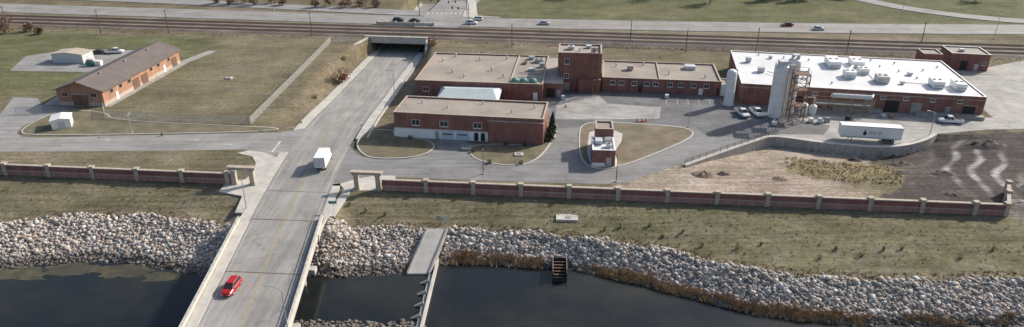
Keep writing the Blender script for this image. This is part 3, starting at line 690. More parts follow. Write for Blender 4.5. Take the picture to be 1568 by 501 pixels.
mb=MB(); flatb(mb,0,60.4,0,33,5.6,m_brick,m_memb,.25,m_white,.3)
for u,v_,w,d,h in ((27.8,22.9,3.4,6.5,2),(29.9,11.9,2.8,3.6,2.),(34.5,24.2,3.2,6,1.9),(34.5,16.4,2.6,3,1.7),(50.8,7.8,2.8,4.4,1.9),(55.9,7,2.6,5.0,1.9),(6.5,12.5,1.8,1.8,1.5),(4,21.8,1.5,1.5,1.6)):
    hvac(mb,u,v_,5.4,w,d,h,w>2.5,m_white if w>2.5 else m_hvac)
hvac(mb,37.6,9.2,5.4,3.,3.6,1.9,True,m_steel); hvac(mb,42.5,8,5.4,1,1,.9,False); hvac(mb,18,24,5.4,1.2,1.2,.9,False); hvac(mb,47,17,5.4,1.2,1.6,.9,False); hvac(mb,11,27,5.4,1,1,.8,False,m_steel)
mb.tube((33,21,6.2),(30,15,6.2),.35,.35,m_white,8)
mb.tube((8,12,5.9),(13,6,5.9),.12,.12,m_steel,6); mb.tube((42,9,5.6),(50,9,5.6),.09,.09,m_steel,6); mb.tube((36,10,5.6),(36,22,5.6),.09,.09,m_steel,6)
for u,v_ in ((12,20),(17,8),(22,27),(45,20),(52,22),(46,28),(57,26),(15,28),(40,30),(20,16),(48,14),(24,5),(41,24),(8,30)): vent(mb,u,v_,5.35,.5,.2)
for u,w,h in ((9,1.2,2.3),(15,3.2,3.2),(22,1.2,2.3),(33,2.6,2.8),(38.5,3.4,3.4),(44.5,2.6,2.8),(52,1.2,2.3),(57,3,3)):
    mb.box(u-w/2,u+w/2,-.05,-.003,0,h,m_dark if w>2.6 else m_concD); mb.box(u-w/2-.12,u+w/2+.12,-.1,-.003,h,h+.15,m_stone)
for u in (12,19,27,30,36,41.5,48,54.5): win(mb,u,3.6,1.1,.7)
mb.box(0,60.4,-.05,-.003,4.6,4.75,m_stone)
mb.box(44,60.3,-2.2,-.11,-.3,.9,m_concD); mb.box(24,36,-1.6,-.11,-.3,.9,m_concD)
mb.obj('process_plant_building',(61.9,183.4,0),math.radians(-10.7))
mb=MB(); flatb(mb,0,5.4,0,6,6.9,m_brick,m_gravel2,.3); mb.obj('brick_stair_house',(123.6,208,0),math.radians(-10.7))
mb=MB(); flatb(mb,0,11,0,9,5.3,m_brick,m_gravel2,.3,m_steel); mb.box(3,5,-.06,-.003,0.13,3,m_dark); mb.box(7,8.2,-.06,-.003,0.13,2.2,m_steel); win(mb,9.6,2,1,1); hvac(mb,4,4,5.05,1.4,1.4,.8,False)
mb.box(-1,13,-3.5,-.07,-.3,.12,m_concD); mb.obj('brick_utility_building',(136,214,0),math.radians(-10.7))
mb=MB(); flatb(mb,0,4.5,0,6,3.2,m_white,m_gravel2,.3); mb.box(.5,1.6,-.05,-.003,0,2.2,m_dark); mb.obj('white_annex',(56.2,189.8,0),math.radians(-8))
mb=MB(); mb.rev([(1.45,0),(1.45,.3),(1.3,.32),(1.3,9),(1.15,9.5),(.7,9.85),(.15,9.95)],(0,0),m_silo,24); mb.tube((1.34,-.3,0),(1.34,-.3,10),.06,.06,m_steel,6); mb.tube((1.34,.1,0),(1.34,.1,10),.06,.06,m_steel,6)
for z in (2.5,5,7.5): mb.tube((0,0,z),(0,0,z+.06),1.33,1.33,m_steel,24)
for i in range(18): mb.tube((1.36,-.3,.5+i*.5),(1.36,.1,.5+i*.5),.03,.03,m_steel,4)
mb.obj('storage_tank',(58.6,182.2,0))
mb=MB()
mb.rev([(1.9,0),(1.9,12.8),(1.75,13.4),(1.1,14),(.3,14.2)],(0,0),m_silo,28)
mb.rev([(1.7,0),(1.7,13.8),(1.5,14.4),(.9,14.8),(.3,14.9)],(3.9,2.6),m_silo,28)
mb.box(-1,1,-1,1,14,14.9,m_hvac); mb.box(3.2,4.8,1.8,3.4,14.6,15.8,m_hvac)
for z in (3,6,9,12): mb.tube((0,0,z),(0,0,z+.08),1.93,1.93,m_hvac,28); mb.tube((3.9,2.6,z),(3.9,2.6,z+.08),1.73,1.73,m_hvac,28)
mb.tube((1.2,-1.6,0),(1.2,-1.6,15),.12,.12,m_steel,8); mb.tube((2.1,-.9,0),(2.1,-.9,15.5),.15,.15,m_silo,8)
mb.tube((2.1,-.9,15.5),(3.9,2,15.5),.15,.15,m_silo,8); mb.box(1.0,3.0,-.4,1.6,12.6,13.9,m_hvac)
for t in range(20):
    a=2*math.pi*t/20; mb.tube((1.8*math.cos(a),1.8*math.sin(a),13.3),(1.8*math.cos(a),1.8*math.sin(a),14.3),.03,.03,m_steel,4)
mb.obj('chemical_silos',(68.3,173.4,0),smooth=False)
lattice('steel_stair_tower',(72.3,170.6,0),3.6,12.5,m_rust,2.1,True,math.radians(-10))
mb=MB()
mb.rev([(1.1,0),(1.1,2.6),(.7,3.0),(.2,3.1)],(0,0),m_silo,18); mb.rev([(.9,0),(.9,2.3),(.5,2.6),(.1,2.7)],(2.4,-.3),m_silo,18)
mb.tube((0,0,3),(0,0,4.6),.15,.15,m_steel,8); mb.tube((0,0,4.6),(2.4,-.3,4.6),.15,.15,m_steel,8); mb.tube((2.4,-.3,4.6),(2.4,-.3,2.6),.15,.15,m_steel,8)
mb.obj('process_vessels',(76.2,175.2,0))
mb=MB()
for x in (0,4.5,9,13.5):
    for y in (0,2.6): mb.beam((x,y,0),(x,y,3.9),.24,m_tan)
    mb.beam((x,0,3.9),(x,2.6,3.9),.2,m_tan)
    mb.beam((x,0,2.5),(x,2.6,2.5),.15,m_tan)
for y in (0,2.6):
    for z in (2.5,3.9): mb.beam((0,y,z),(13.5,y,z),.22,m_tan)
for x in (0,9): mb.beam((x,0,0),(x+4.5,0,3.9),.1,m_tan)
mb.tube((4.2,1.3,4.75),(13.6,1.3,4.75),.62,.62,m_hvac,16); mb.tube((3.7,1.3,4.75),(4.2,1.3,4.75),.3,.62,m_hvac,16); mb.tube((13.6,1.3,4.75),(14.1,1.3,4.75),.62,.3,m_hvac,16)
for y in (.4,.9,2.2): mb.tube((0,y,2.7),(13.5,y,2.7),.12,.12,m_steel,8)
mb.tube((13.8,1.3,4.7),(15.5,6,4.7),.3,.3,m_hvac,10)
mb.obj('pipe_rack',(79.3,175.6,0),math.radians(-10.7))
mb=MB(); w,d,h=12.9,40.5,4.5
mb.box(0,w,0,d,-.3,h,m_brickO)
mb.add([(0,0,h),(w,0,h),(w/2,0,h+2.2)],[(0,1,2)],m_brickO); mb.add([(0,d,h),(w,d,h),(w/2,d,h+2.2)],[(0,1,2)],m_brickO)
o=.7; s=2.3/(w/2); zt=h+2.42; ze=h+.12-o*s*.9
vs=[(-o,-o,ze),(w/2,-o,zt),(w+o,-o,ze),(-o,d+o,ze),(w/2,d+o,zt),(w+o,d+o,ze)]
vs+=[(x,y,z-.22) for x,y,z in vs]
mb.add(vs,[(0,1,4,3),(1,2,5,4),(6,9,10,7),(7,10,11,8),(0,6,7,1),(1,7,8,2),(3,4,10,9),(4,5,11,10),(0,3,9,6),(2,8,11,5)],m_shingle)
mb.tube((w/2,-o,zt+.02),(w/2,d+o,zt+.02),.14,.14,m_dark,6)
for v_ in (8,20,32): mb.box(w/2+1.2,w/2+1.6,v_,v_+.4,zt-.7,zt+.1,m_steel)
mb.box(-.05,w+.05,-.06,-.003,-.1,1.0,m_stone); mb.box(w+.003,w+.06,.0,d,-.1,1.0,m_stone)
win(mb,2.3,2.6,1.5,1.,m_stone); win(mb,10.4,2.6,1.5,1.,m_stone); mb.box(4.2,8.4,-.12,-.062,0,3.1,m_rust); mb.box(4.1,8.5,-.16,-.003,3.1,3.3,m_stone); mb.box(6.25,6.35,-.14,-.12,0,3.1,m_dark)
for v_ in (4,8.2,12.5,24,28,34): winR(mb,v_,2.6,1.3,1.,w,m_stone)
for v_,ww in ((6,1.1),(15.5,3.2),(20,3.2),(31,1.1),(37,3.)): mb.box(w+.062,w+.1,v_-ww/2,v_+ww/2,0,2.9 if ww>2 else 2.2,m_rust if ww>2 else m_white)
mb.obj('brick_maintenance_building',(-122.5,181.9,0),math.radians(-4.6))
def shed(name,loc,ang,w,d,h,rise,wall=m_white,roof=m_white):
    mb=MB(); mb.box(0,w,0,d,-.1,h,wall)
    for y in (0,d): mb.add([(0,y,h),(w,y,h),(w/2,y,h+rise)],[(0,1,2)],wall)
    o=.25; vs=[(-o,-o,h-.03),(w/2,-o,h+rise+.06),(w+o,-o,h-.03),(-o,d+o,h-.03),(w/2,d+o,h+rise+.06),(w+o,d+o,h-.03)]
    vs+=[(x,y,z-.08) for x,y,z in vs]
    mb.add(vs,[(0,1,4,3),(1,2,5,4),(6,9,10,7),(7,10,11,8),(0,6,7,1),(1,7,8,2),(3,4,10,9),(4,5,11,10),(0,3,9,6),(2,8,11,5)],roof)
    mb.box(w*.3,w*.7,-.05,-.003,0,2.1,m_hvac); mb.box(w*.3,w*.7,-.06,-.05,1.0,1.05,m_steel); mb.box(w+.003,w+.05,d*.4,d*.6,0,2.,m_hvac)
    return mb.obj(name,loc,ang)
shed('storage_shed',(-113.6,163.4,0),math.radians(25),4.2,4.6,2.5,.35)
shed('metal_shed',(-147.6,221.6,0),math.radians(-5),10.4,5.5,3.,.5,m_hvac,m_stone)
mb=MB()
for x,y,m_ in ((0,0,m_green),(2.4,.5,m_white),(-1.2,2.6,m_hvac)):
    mb.frust((x-.9,x+.9,y-.7,y+.7,.1),(x-1.0,x+1.0,y-.85,y+.85,1.5),m_); mb.box(x-1.03,x+1.03,y-.88,y+.88,1.5,1.6,m_dark if m_ is m_green else m_)
mb.obj('waste_containers',(-133.6,218.1,0))
# yard clutter by the silos
def pallet_stack(x,y,mat,h=1.1,az=.2):
    mb=MB()
    for z in (0,.12): mb.box(-.6,.6,-.5,.5,z,z+.03,m_tan)
    for a in (-.55,0,.45): mb.box(a,a+.1,-.49,.49,.031,.119,m_tan)
    mb.frust((-.55,.55,-.45,.45,.151),(-.5,.5,-.42,.42,h),mat); mb.box(-.53,.53,-.45,.45,h*.5,h*.5+.05,m_dark); mb.obj('pallet_stack',(x,y,.06),az)
for x,y,mm in ((76,169,m_white),(78,168.4,m_blue),(80.2,169.2,m_concD),(66,167,m_white),(96,172.5,m_hvac),(98,172.2,m_tan),(86,170.5,m_dark),(43,187.5,m_white),(14,186,m_blue)): pallet_stack(x,y,mm,random.uniform(.9,1.5),random.uniform(-.3,.3))

# ---------------------------------------------------------------- vehicles
def ring(x,hw,z0,z1,c=.12): return [(x,-hw,z0),(x,-hw,z1-c),(x,-hw+c,z1),(x,hw-c,z1),(x,hw,z1-c),(x,hw,z0)]
def wheels(mb,xs_,hw,r=.36):
    for x in xs_:
        for s in (-1,1): mb.tube((x,s*(hw-.2),r),(x,s*(hw+.02),r),r,r,m_rubber,14); mb.tube((x,s*(hw+.02),r),(x,s*(hw+.035),r),r*.55,r*.5,m_steel,10)
def vehicle(name,kind,paint,loc,head,z=0):
    mb=MB()
    if kind in('suv','sedan'):
        t=1.0 if kind=='suv' else .88
        mb.loft([ring(-2.33,.78,.42,.8*t),ring(-2.2,.88,.32,.95*t),ring(-1,.93,.24,1.0*t),ring(.8,.93,.24,1.0*t),ring(1.5,.9,.26,.93*t),ring(2.15,.85,.32,.8*t),ring(2.33,.72,.42,.62*t)],paint)
        zt=1.5 if kind=='suv' else 1.33
        bx=(-2.1,1.25) if kind=='suv' else (-1.75,1.15); tx=(-1.75,.4) if kind=='suv' else (-1.05,.2)
        mb.frust((bx[0],bx[1],-.82,.82,.98*t),(tx[0],tx[1],-.64,.64,zt),m_glass)
        mb.frust((tx[0]-.06,tx[1]+.06,-.67,.67,zt),(tx[0]+.05,tx[1]-.05,-.6,.6,zt+.09),paint)
        for s in(-1,1):
            mb.beam((bx[1]-.02,s*.8,.98*t),(tx[1],s*.65,zt),.07,paint); mb.beam((bx[0]+.02,s*.8,.98*t),(tx[0],s*.65,zt),.09,paint); mb.beam((-.35,s*.83,.98*t),(-.4,s*.66,zt),.06,paint)
            mb.box(-2.36,-2.3,s*.62-.14,s*.62+.14,.62,.8,m_lamp); mb.box(2.25,2.36,s*.58-.16,s*.58+.16,.5,.6,m_white); mb.box(.85,1.0,s*.98-.08,s*.98+.08,.95,1.07,paint)
        wheels(mb,(-1.4,1.4),.88,.35)
    elif kind=='pickup':
        mb.loft([ring(-2.85,.92,.5,1.08,.05),ring(-2.8,.97,.42,1.12,.05),ring(1.2,.97,.38,1.12,.08),ring(2.4,.95,.42,1.05,.1),ring(2.85,.85,.5,.9,.1)],paint)
        mb.box(-2.68,-.62,-.8,.8,1.121,1.14,m_dark)
        mb.frust((-.55,1.55,-.88,.88,1.1),(-.35,.85,-.7,.7,1.78),m_glass); mb.frust((-.42,.92,-.74,.74,1.78),(-.3,.8,-.66,.66,1.88),paint)
        for s in(-1,1):
            mb.beam((1.5,s*.86,1.1),(.85,s*.7,1.78),.08,paint); mb.beam((-.52,s*.86,1.1),(-.35,s*.7,1.78),.12,paint); mb.beam((.4,s*.88,1.1),(.35,s*.71,1.78),.08,paint)
            mb.box(-2.88,-2.83,s*.82-.1,s*.82+.1,.75,1.0,m_lamp)
        wheels(mb,(-1.75,1.85),.93,.4); mb.box(-2.95,-2.86,-.85,.85,.5,.65,m_steel)
    elif kind=='truck':
        mb.box(-4.4,1.2,-1.2,1.2,.95,3.35,m_white); mb.box(-4.43,-4.4,-1.05,1.05,1.05,3.2,m_hvac); mb.box(-4.45,-4.43,-.03,.03,1.05,3.2,m_steel)
        for s in(-1,1): mb.box(-4.46,-4.41,s*1.1-.06,s*1.1+.06,1.0,3.3,m_steel); mb.box(-4.45,-4.41,s*.9-.1,s*.9+.1,.75,.92,m_lamp)
        mb.box(-4.3,1.9,-.5,.5,.55,.95,m_dark); mb.loft([ring(1.35,1.0,.5,2.1),ring(2.1,1.0,.5,2.15),ring(2.7,.98,.5,1.3),ring(3.3,.92,.5,1.15)],paint); mb.frust((1.9,2.75,-.9,.9,1.3),(1.9,2.25,-.85,.85,2.17),m_glass)
        wheels(mb,(-3.0,2.5),1.0,.45)
    elif kind=='trailer':
        L=13.6; mb.box(0,L,-1.3,1.3,1.15,4.0,m_white)
        mb.box(0,L,-1.33,-1.3,1.05,1.25,m_steel); mb.box(0,L,-1.32,-1.3,3.85,4.02,m_steel); mb.box(0,L,-1.32,-1.3,1.27,1.4,m_blue)
        for x in (L-3.2,L-1.9):
            for s in(-1,1): mb.tube((x,s*.8,.5),(x,s*1.28,.5),.5,.5,m_rubber,16); mb.tube((x,s*1.28,.5),(x,s*1.3,.5),.25,.25,m_steel,10)
        for s in(-1,1): mb.box(2.6,2.8,s*.9-.1,s*.9+.1,0,1.15,m_steel)
        mb.box(L-4,L-.6,-.6,.6,.7,1.15,m_dark)
        n=14; pts=[(5.3+.42*math.sin(t),-1.335,2.2-.42*math.cos(t)) for t in np.linspace(0,2*math.pi,n,endpoint=False)]
        mb.add(pts,[tuple(range(n))],m_carb); mb.add([(4.95,-1.336,2.42),(5.65,-1.336,2.42),(5.3,-1.336,3.2)],[(0,1,2)],m_carb)
        for i in range(3):
            x=6.3+i*1.0; mb.box(x,x+.18,-1.345,-1.3,1.95,2.85,m_steel); mb.box(x+.181,x+.7,-1.345,-1.3,2.3,2.45,m_steel)
            if i!=1: mb.box(x+.5,x+.7,-1.345,-1.3,2.45,2.85,m_steel); 
            mb.box(x+.181,x+.5,-1.344,-1.3,2.7,2.84,m_steel)
    o=mb.obj(name,(loc[0],loc[1],z),head)
    if kind not in('trailer',):
        md=o.modifiers.new('b','BEVEL'); md.width=.025; md.segments=1; md.limit_method='ANGLE'
    return o
R=math.radians
vehicle('red_suv','suv',m_red,(-44.9,95.3),R(-94),.045)
vehicle('box_truck','truck',m_carw,(-41.6,143.8),R(91),.03)
vehicle('pickup_truck','pickup',m_carw,(60.0,174.2),R(-82),.06); vehicle('pickup_truck','pickup',m_carw,(63.9,174.6),R(-84),.06)
vehicle('pickup_truck','pickup',m_carw,(111.2,168.6),R(170),.06)
vehicle('semi_trailer','trailer',m_white,(78.4,158.1),R(-9.8),.06)
vehicle('parked_car','sedan',m_carb,(-138,232),R(10),.06); vehicle('pickup_truck','pickup',m_carw,(-133.2,232.6),R(5),.06)
vehicle('white_van','suv',m_carw,(-15.7,273.2),R(-6),.18); vehicle('silver_car','sedan',m_silver,(12.5,272.4),R(-4),.18)
vehicle('maroon_car','sedan',m_dred,(105.3,269.8),R(178),.18); vehicle('silver_car','sedan',m_silver,(115.0,263.9),R(-2),.18)
vehicle('dark_car','suv',m_carb,(-44.5,277.5),R(-7),.18); vehicle('dark_car','sedan',m_carb,(-38,276.5),R(-7),.18); vehicle('white_van','suv',m_carw,(-13.8,279.5),R(174),.18)

# ---------------------------------------------------------------- poles, lamps, signs
def upole(x,y,h=9,ang=0,z=0):
    mb=MB(); mb.tube((0,0,-.3),(0,0,h),.17,.11,m_wood,8); mb.box(-1.1,1.1,-.06,.06,h-.7,h-.55,m_wood)
    for s in(-.95,-.45,.45,.95): mb.tube((s,0,h-.55),(s,0,h-.35),.05,.05,m_steel,6)
    mb.obj('utility_pole',(x,y,z),ang)
for x,y in ((-151.5,258.5),(-126.4,258.5),(-73,255.7),(82.9,235.6),(143.2,244),(58.6,234),(41.8,246.6),(-190,265),(0,240.8),(112,232)): upole(x,y,9 if y>250 or x<0 else 8,R(80))
def lamp(x,y,h,az,arm=1.8,z=0,mat=m_steel):
    mb=MB(); mb.box(-.25,.25,-.25,.25,-.3,.25,m_conc); mb.tube((0,0,.25),(0,0,h),.11,.06,mat,8)
    mb.tube((0,0,h),(arm*.5,0,h+.25),.05,.045,mat,6); mb.tube((arm*.5,0,h+.25),(arm,0,h+.3),.045,.04,mat,6); mb.box(arm-.1,arm+.6,-.15,.15,h+.2,h+.34,mat)
    mb.obj('street_lamp',(x,y,z),az)
lamp(-51.8,122.6,8.2,R(170),1.2,-.4); lamp(-53.7,169.7,7.5,R(0)); lamp(21.9,134.5,5.5,R(90),.9,0,m_wood); lamp(101.3,159.8,6,R(150),1.2); lamp(-6.2,138.4,5,R(90),.8,0,m_wood)
lamp(44.3,166,6,R(200),1.1); lamp(-32.6,84,8,R(160),2.4,-.3); lamp(-26,165.5,6,R(180),1.); lamp(173,251,9,R(90)); lamp(-1,285,9,R(-90),2); lamp(60,278,9,R(-90),2); lamp(150,273,9,R(-90),2); lamp(-100,298,9,R(-90),2); lamp(-93.3,161.9,4.5,R(90),.7); lamp(-33,190,7,R(180),1.6)
def signal(x,y,az,arm=8,h=6.2):
    mb=MB(); mb.tube((0,0,0),(0,0,8.5),.16,.1,m_carb,8); mb.tube((0,0,h),(arm,0,h+.3),.1,.06,m_carb,8)
    for a in (arm*.6,arm*.95): mb.box(a-.18,a+.18,-.18,.18,h-.6,h+.5,m_carb); mb.box(a-.1,a+.1,-.22,-.18,h+.15,h+.35,m_lamp)
    mb.tube((0,0,8.5),(2,0,8.9),.05,.05,m_carb,6); mb.obj('traffic_signal',(x,y,.1),az)
signal(-37.5,287.5,R(0)); signal(-18.2,287,R(200)); signal(-40,303,R(-20)); signal(-16.5,270.5,R(150))
def sign(name,x,y,mat,w=.9,h=.6,z=0,ph=2.2,az=0):
    mb=MB(); mb.tube((0,0,-.2),(0,0,ph+h),.04,.04,m_steel,6); mb.box(-w/2,w/2,-.08,-.045,ph,ph+h,mat); mb.box(-w/2+.05,w/2-.05,-.085,-.08,ph+.05,ph+h-.05,mat); mb.obj(name,(x,y,z),az)
sign('street_sign',-34.6,121.6,m_green,1.6,.6,-.3,2.0)
sign('information_sign',-14.1,119.4,m_concD,.8,1.0,-1.2,.5); sign('information_sign',-12.7,119.3,m_hvac,.8,1.0,-1.2,.5)
sign('street_sign',-50.9,150.5,m_white,.6,.7); sign('street_sign',-36.5,160.5,m_white,.6,.7)
zz=hz(10.5,119.7); mb=MB(); mb.box(-2.1,2.1,-1.1,1.1,-.6,.35,m_conc); mb.box(-.2,.7,-.5,.4,.35,.45,m_steel); mb.obj('concrete_vault',(10.6,120.4,zz),R(-4))
mb=MB(); mb.box(-1,1,-.8,.8,-.2,.35,m_conc); mb.box(-.5,.5,-.4,.4,.35,.45,m_steel); mb.obj('concrete_vault',(1.6,148.2,.1)); 
mb=MB(); mb.box(-.9,.9,-.7,.7,-.2,.4,m_conc); mb.box(-.4,.4,-.3,.3,.4,.48,m_steel); mb.obj('concrete_vault',(-85,205,0))
mb=MB(); mb.box(-1.1,1.1,-1,1,-.2,.55,m_concD); mb.box(-.7,.7,-.6,.6,.55,.68,m_teal); mb.obj('hatch_box',(-10.6,151.8,.1))
def barrel(x,y):
    mb=MB(); mb.rev([(.32,0),(.32,.1),(.27,.12),(.25,.4)],(0,0),m_orange,12); mb.rev([(.25,.4),(.245,.55)],(0,0),m_white,12); mb.rev([(.245,.55),(.23,.8)],(0,0),m_orange,12); mb.rev([(.23,.8),(.22,.9),(.1,1.0)],(0,0),m_white,12); mb.obj('traffic_barrel',(x,y,.06))
for x,y in ((32,169.5),(33.2,169.4),(34.2,169.6),(66.5,168.6),(67.6,168.2),(71,168),(14.5,180)): barrel(x,y)
mf,nt,b=new_mat('chain_link'); tr=N(nt,'ShaderNodeBsdfTransparent'); mxs=N(nt,'ShaderNodeMixShader'); mxs.inputs[0].default_value=.36
b.inputs['Base Color'].default_value=(.55,.55,.53,1); nt.links.new(tr.outputs[0],mxs.inputs[1]); nt.links.new(b.outputs[0],mxs.inputs[2]); nt.links.new(mxs.outputs[0],nt.nodes['Material Output'].inputs['Surface'])
def fence(pts,h=2.,sp=3):
    mb=MB(); 
    for a,b_ in zip(pts[:-1],pts[1:]):
        a=np.array(a,float);b_=np.array(b_,float); L=np.linalg.norm(b_-a); n=max(1,int(L/sp))
        for i in range(n):
            p0=a+(b_-a)*i/n; p1=a+(b_-a)*(i+1)/n; z0=hz(*p0); z1=hz(*p1)
            mb.tube((*p0,z0-.1),(*p0,z0+h+.05),.05,.05,m_steel,6); mb.tube((*p0,z0+h),(*p1,z1+h),.035,.035,m_steel,5,False)
            mb.add([(*p0,z0+.05),(*p1,z1+.05),(*p1,z1+h),(*p0,z0+h)],[(0,1,2,3)],mf)
    mb.obj('chain_link_fence')
fence([(-64,247),(-65,205),(-66,167.5),(-105,171.8)]); fence([(-130,175),(-123,175)]); fence([(-105,171.8),(-109,179)]) ; fence([(14,243),(60,238),(135,229)]); fence([(-55,247),(-64,247)])

# ---------------------------------------------------------------- river structures
mb=MB()
vs=[(-15.9,116.6,-.95),(-12.3,116.6,-.95),(-14.9,107.2,-4.75),(-18.6,107.2,-4.75)]
vs+=[(x,y,z-1.2) for x,y,z in vs]; mb.add(vs,[(0,1,2,3),(0,4,5,1),(1,5,6,2),(2,6,7,3),(3,7,4,0)],m_conc)
wallseg(mb,(-15.9,116.7),(-18.7,107.1),.3,-1.6,-.7,m_concD,-6,-4.5); wallseg(mb,(-12.2,116.7),(-14.8,107.1),.3,-1.6,-.7,m_concD,-6,-4.5)
mb.obj('concrete_boat_ramp')
mb=MB()
wallseg(mb,(-13.6,111.5),(-14.6,84),.45,-9,-4.3,m_conc)
wallseg(mb,(-14.35,107.0),(-15.05,84),.9,-9,-4.75,m_concD)
for y in (104.5,101.2,97.9,94.6,91.3,88):
    cx=-14.3+ (y-100)*.036; vs=[(cx-.3,y-.2,-4.1),(cx-.3,y+.2,-4.1),(cx-2.3,y-.2,-5.2),(cx-2.3,y+.2,-5.2),(cx-.3,y-.2,-8),(cx-.3,y+.2,-8),(cx-2.3,y-.2,-8),(cx-2.3,y+.2,-8)]
    mb.add(vs,[(0,1,3,2),(0,2,6,4),(1,5,7,3),(2,3,7,6),(0,4,5,1)],m_conc)
mb.obj('weir')
mb=MB()
for x in (-1.3,1.15): mb.box(x,x+.15,-2.5,2.4,-2,1.0,m_dark)
mb.box(-1.15,1.15,2.2,2.4,-2,1.2,m_dark); mb.box(-1.3,1.3,-2.66,-2.51,-2,.2,m_dark)
for k in range(6): mb.box(-1.14,1.14,-2.2+k*.75,-1.9+k*.75,-.3+k*.18,-.2+k*.18,m_rust)
for x in (-1.22,1.22):
    mb.tube((x,-2.4,1.0),(x,-2.4,1.8),.04,.04,m_steel,5); mb.tube((x,2.3,1.0),(x,2.3,1.8),.04,.04,m_steel,5); mb.tube((x,-2.4,1.8),(x,2.3,1.8),.04,.04,m_steel,5)
mb.obj('outfall_structure',(8.5,107.6,-4.3),R(-3))

# ---------------------------------------------------------------- vegetation
def leafcloud(mb,pts,size,mats):
    for p in pts:
        a=Vector((random.gauss(0,1),random.gauss(0,1),random.gauss(0,1))).normalized(); b_=a.cross(Vector((random.random(),random.random(),random.random()+.1))).normalized()
        s=size*random.uniform(.6,1.4); p=Vector(p)
        mb.add([p+a*s,p+b_*s*.7,p-a*s,p-b_*s*.7],[(0,1,2,3)],random.choice(mats))
def tree(name,x,y,h,r,mats,n=700,z=0,trunkh=.3,leaf=.22):
    mb=MB(); mb.tube((0,0,-.2),(0,0,h*.45),h*.03,h*.018,m_bark,7)
    pts=[];tips=[]
    for i in range(14):
        a=random.uniform(0,6.28); rr=r*random.uniform(.35,1); zz=h*random.uniform(trunkh+.1,.97); rr*=math.sqrt(max(.1,1-((zz/h-.55)/.5)**2))
        st=(0,0,h*random.uniform(trunkh*.7,.45)); tp=(rr*math.cos(a),rr*math.sin(a),zz); mb.tube(st,tp,h*.012,h*.004,m_bark,5,False); tips.append(tp)
        for j in range(3):
            q=(tp[0]+random.gauss(0,r*.2),tp[1]+random.gauss(0,r*.2),tp[2]+random.gauss(0,r*.18)); mid=tuple((st[k]+tp[k]*2)/3 for k in range(3)); mb.tube(mid,q,h*.006,h*.003,m_bark,4,False); tips.append(q)
    for i in range(n):
        t=random.choice(tips); pts.append((t[0]+random.gauss(0,r*.17),t[1]+random.gauss(0,r*.17),max(.2,t[2]+random.gauss(0,r*.15))))
    leafcloud(mb,pts,leaf,mats); return mb.obj(name,(x,y,z))
def conifer(x,y,h,r,z=0):
    mb=MB(); mb.tube((0,0,-.2),(0,0,h*.9),h*.025,.03,m_bark,6); pts=[]
    for i in range(900):
        t=random.random()**1.4; zz=.3+t*(h-.3); rr=r*(1-t)*random.uniform(.5,1.08)*(1+.15*math.sin(zz*5)); a=random.uniform(0,6.28); pts.append((rr*math.cos(a),rr*math.sin(a),zz))
    leafcloud(mb,pts,.18,[m_needle,m_needle2]); return mb.obj('conifer_tree',(x,y,z))
conifer(9.0,157,4.6,1.15,.15); conifer(9.5,160.3,5.2,1.2,.15); conifer(10,163.5,4.6,1.15,.15)
def shrub(name,x,y,h,r,mats,n=160,leaf=.13,z=None):
    mb=MB()
    for i in range(7):
        a=random.uniform(0,6.28); mb.tube((0,0,-.1),(r*.7*math.cos(a),r*.7*math.sin(a),h*random.uniform(.5,.95)),.03,.01,m_bark,4,False)
    pts=[]
    while len(pts)<n:
        p=(random.uniform(-1,1),random.uniform(-1,1),random.uniform(-.1,1)); d=math.hypot(p[0],p[1],(p[2]-.45)*1.6)
        if .35<d<1: pts.append((p[0]*r,p[1]*r,p[2]*h))
    leafcloud(mb,pts,leaf,mats); return mb.obj(name,(x,y,hz(x,y) if z is None else z))
tree('red_leaf_tree',-52.8,211.5,4.6,3.0,[m_leafr,m_leafr2],900,hz(-52.8,211.5),.1,.2)
shrub('brown_shrub',-28.3,246,2.2,1.8,[m_leafr2,m_leafb2],300,.2); shrub('brown_shrub',-27.5,242.5,1.6,1.3,[m_leafr2,m_reed],200,.2)
shrub('brown_shrub',-56,230,1.2,.9,[m_leafr,m_leafb]); shrub('brown_shrub',-56,192,1.2,.8,[m_leafr,m_leafb],160,.13,hz(-56,192))
for x,y in ((44.9,110.6),(20.4,117),(26,117.2),(27.8,113.8),(31.7,114.8),(34.3,110.6),(40.5,109.7),(53.9,106.4),(57.9,109.2),(61.6,107.1),(66,108.6),(69.5,109),(78.5,106.4),(85.5,108.6),(-28.7,123.1),(-24.7,121.8),(-32.3,125),(17.3,116.2),(-85,160)): shrub('young_shrub',x,y,random.uniform(.6,1.1),random.uniform(.28,.48),[m_leafg,m_leafb],80,.09)
for x,y in ((-5,144),(2,143.5),(-1.5,154.2),(3,153.7),(-24.5,158),(-9,150)): shrub('garden_shrub',x,y,.8,.6,[m_leafg,m_leafg2],120,.11,.12)
for x,y,h in ((-122,309,4),(-117,312,4.5),(-111,308,4),(-105,311,4.2),(-128,311,3.8),(-99,307,3.4),(-84,303,3.6),(-78,305,4),(-71,303,4.),(-64,305,4.2),(-58,303,3.6),(-165,330,6),(-198,262,4.5),(-192,266,5),(-204,270,5),(-187,259,3.6),(-180,262,3.),(-174,258,2.4)): tree('bare_brown_tree',x,y,h,h*.6,[m_leafb,m_leafb2,m_leafr],500,0,.12,.25)
for x,y,h in ((112,317,7),(119,320,8),(125,316,7),(131,319,7.5),(86,310,9),(205,316,7),(45,330,11),(150,322,6),(70,326,13),(30,326,11),(8,332,12)): tree('autumn_tree',x,y,h,h*.42,[m_leafb,m_leafg2,m_leafb2],800,0,.2,.3)
mb=MB(); mb.flat=True
clumps=[(random.uniform(-11,10) if random.random()<.35 else random.uniform(11,54),random.gauss(.6,.45),random.uniform(.5,1.6)) for _ in range(95)]+[(random.uniform(54,86),random.gauss(.5,.4),random.uniform(.4,1.0)) for _ in range(16)]
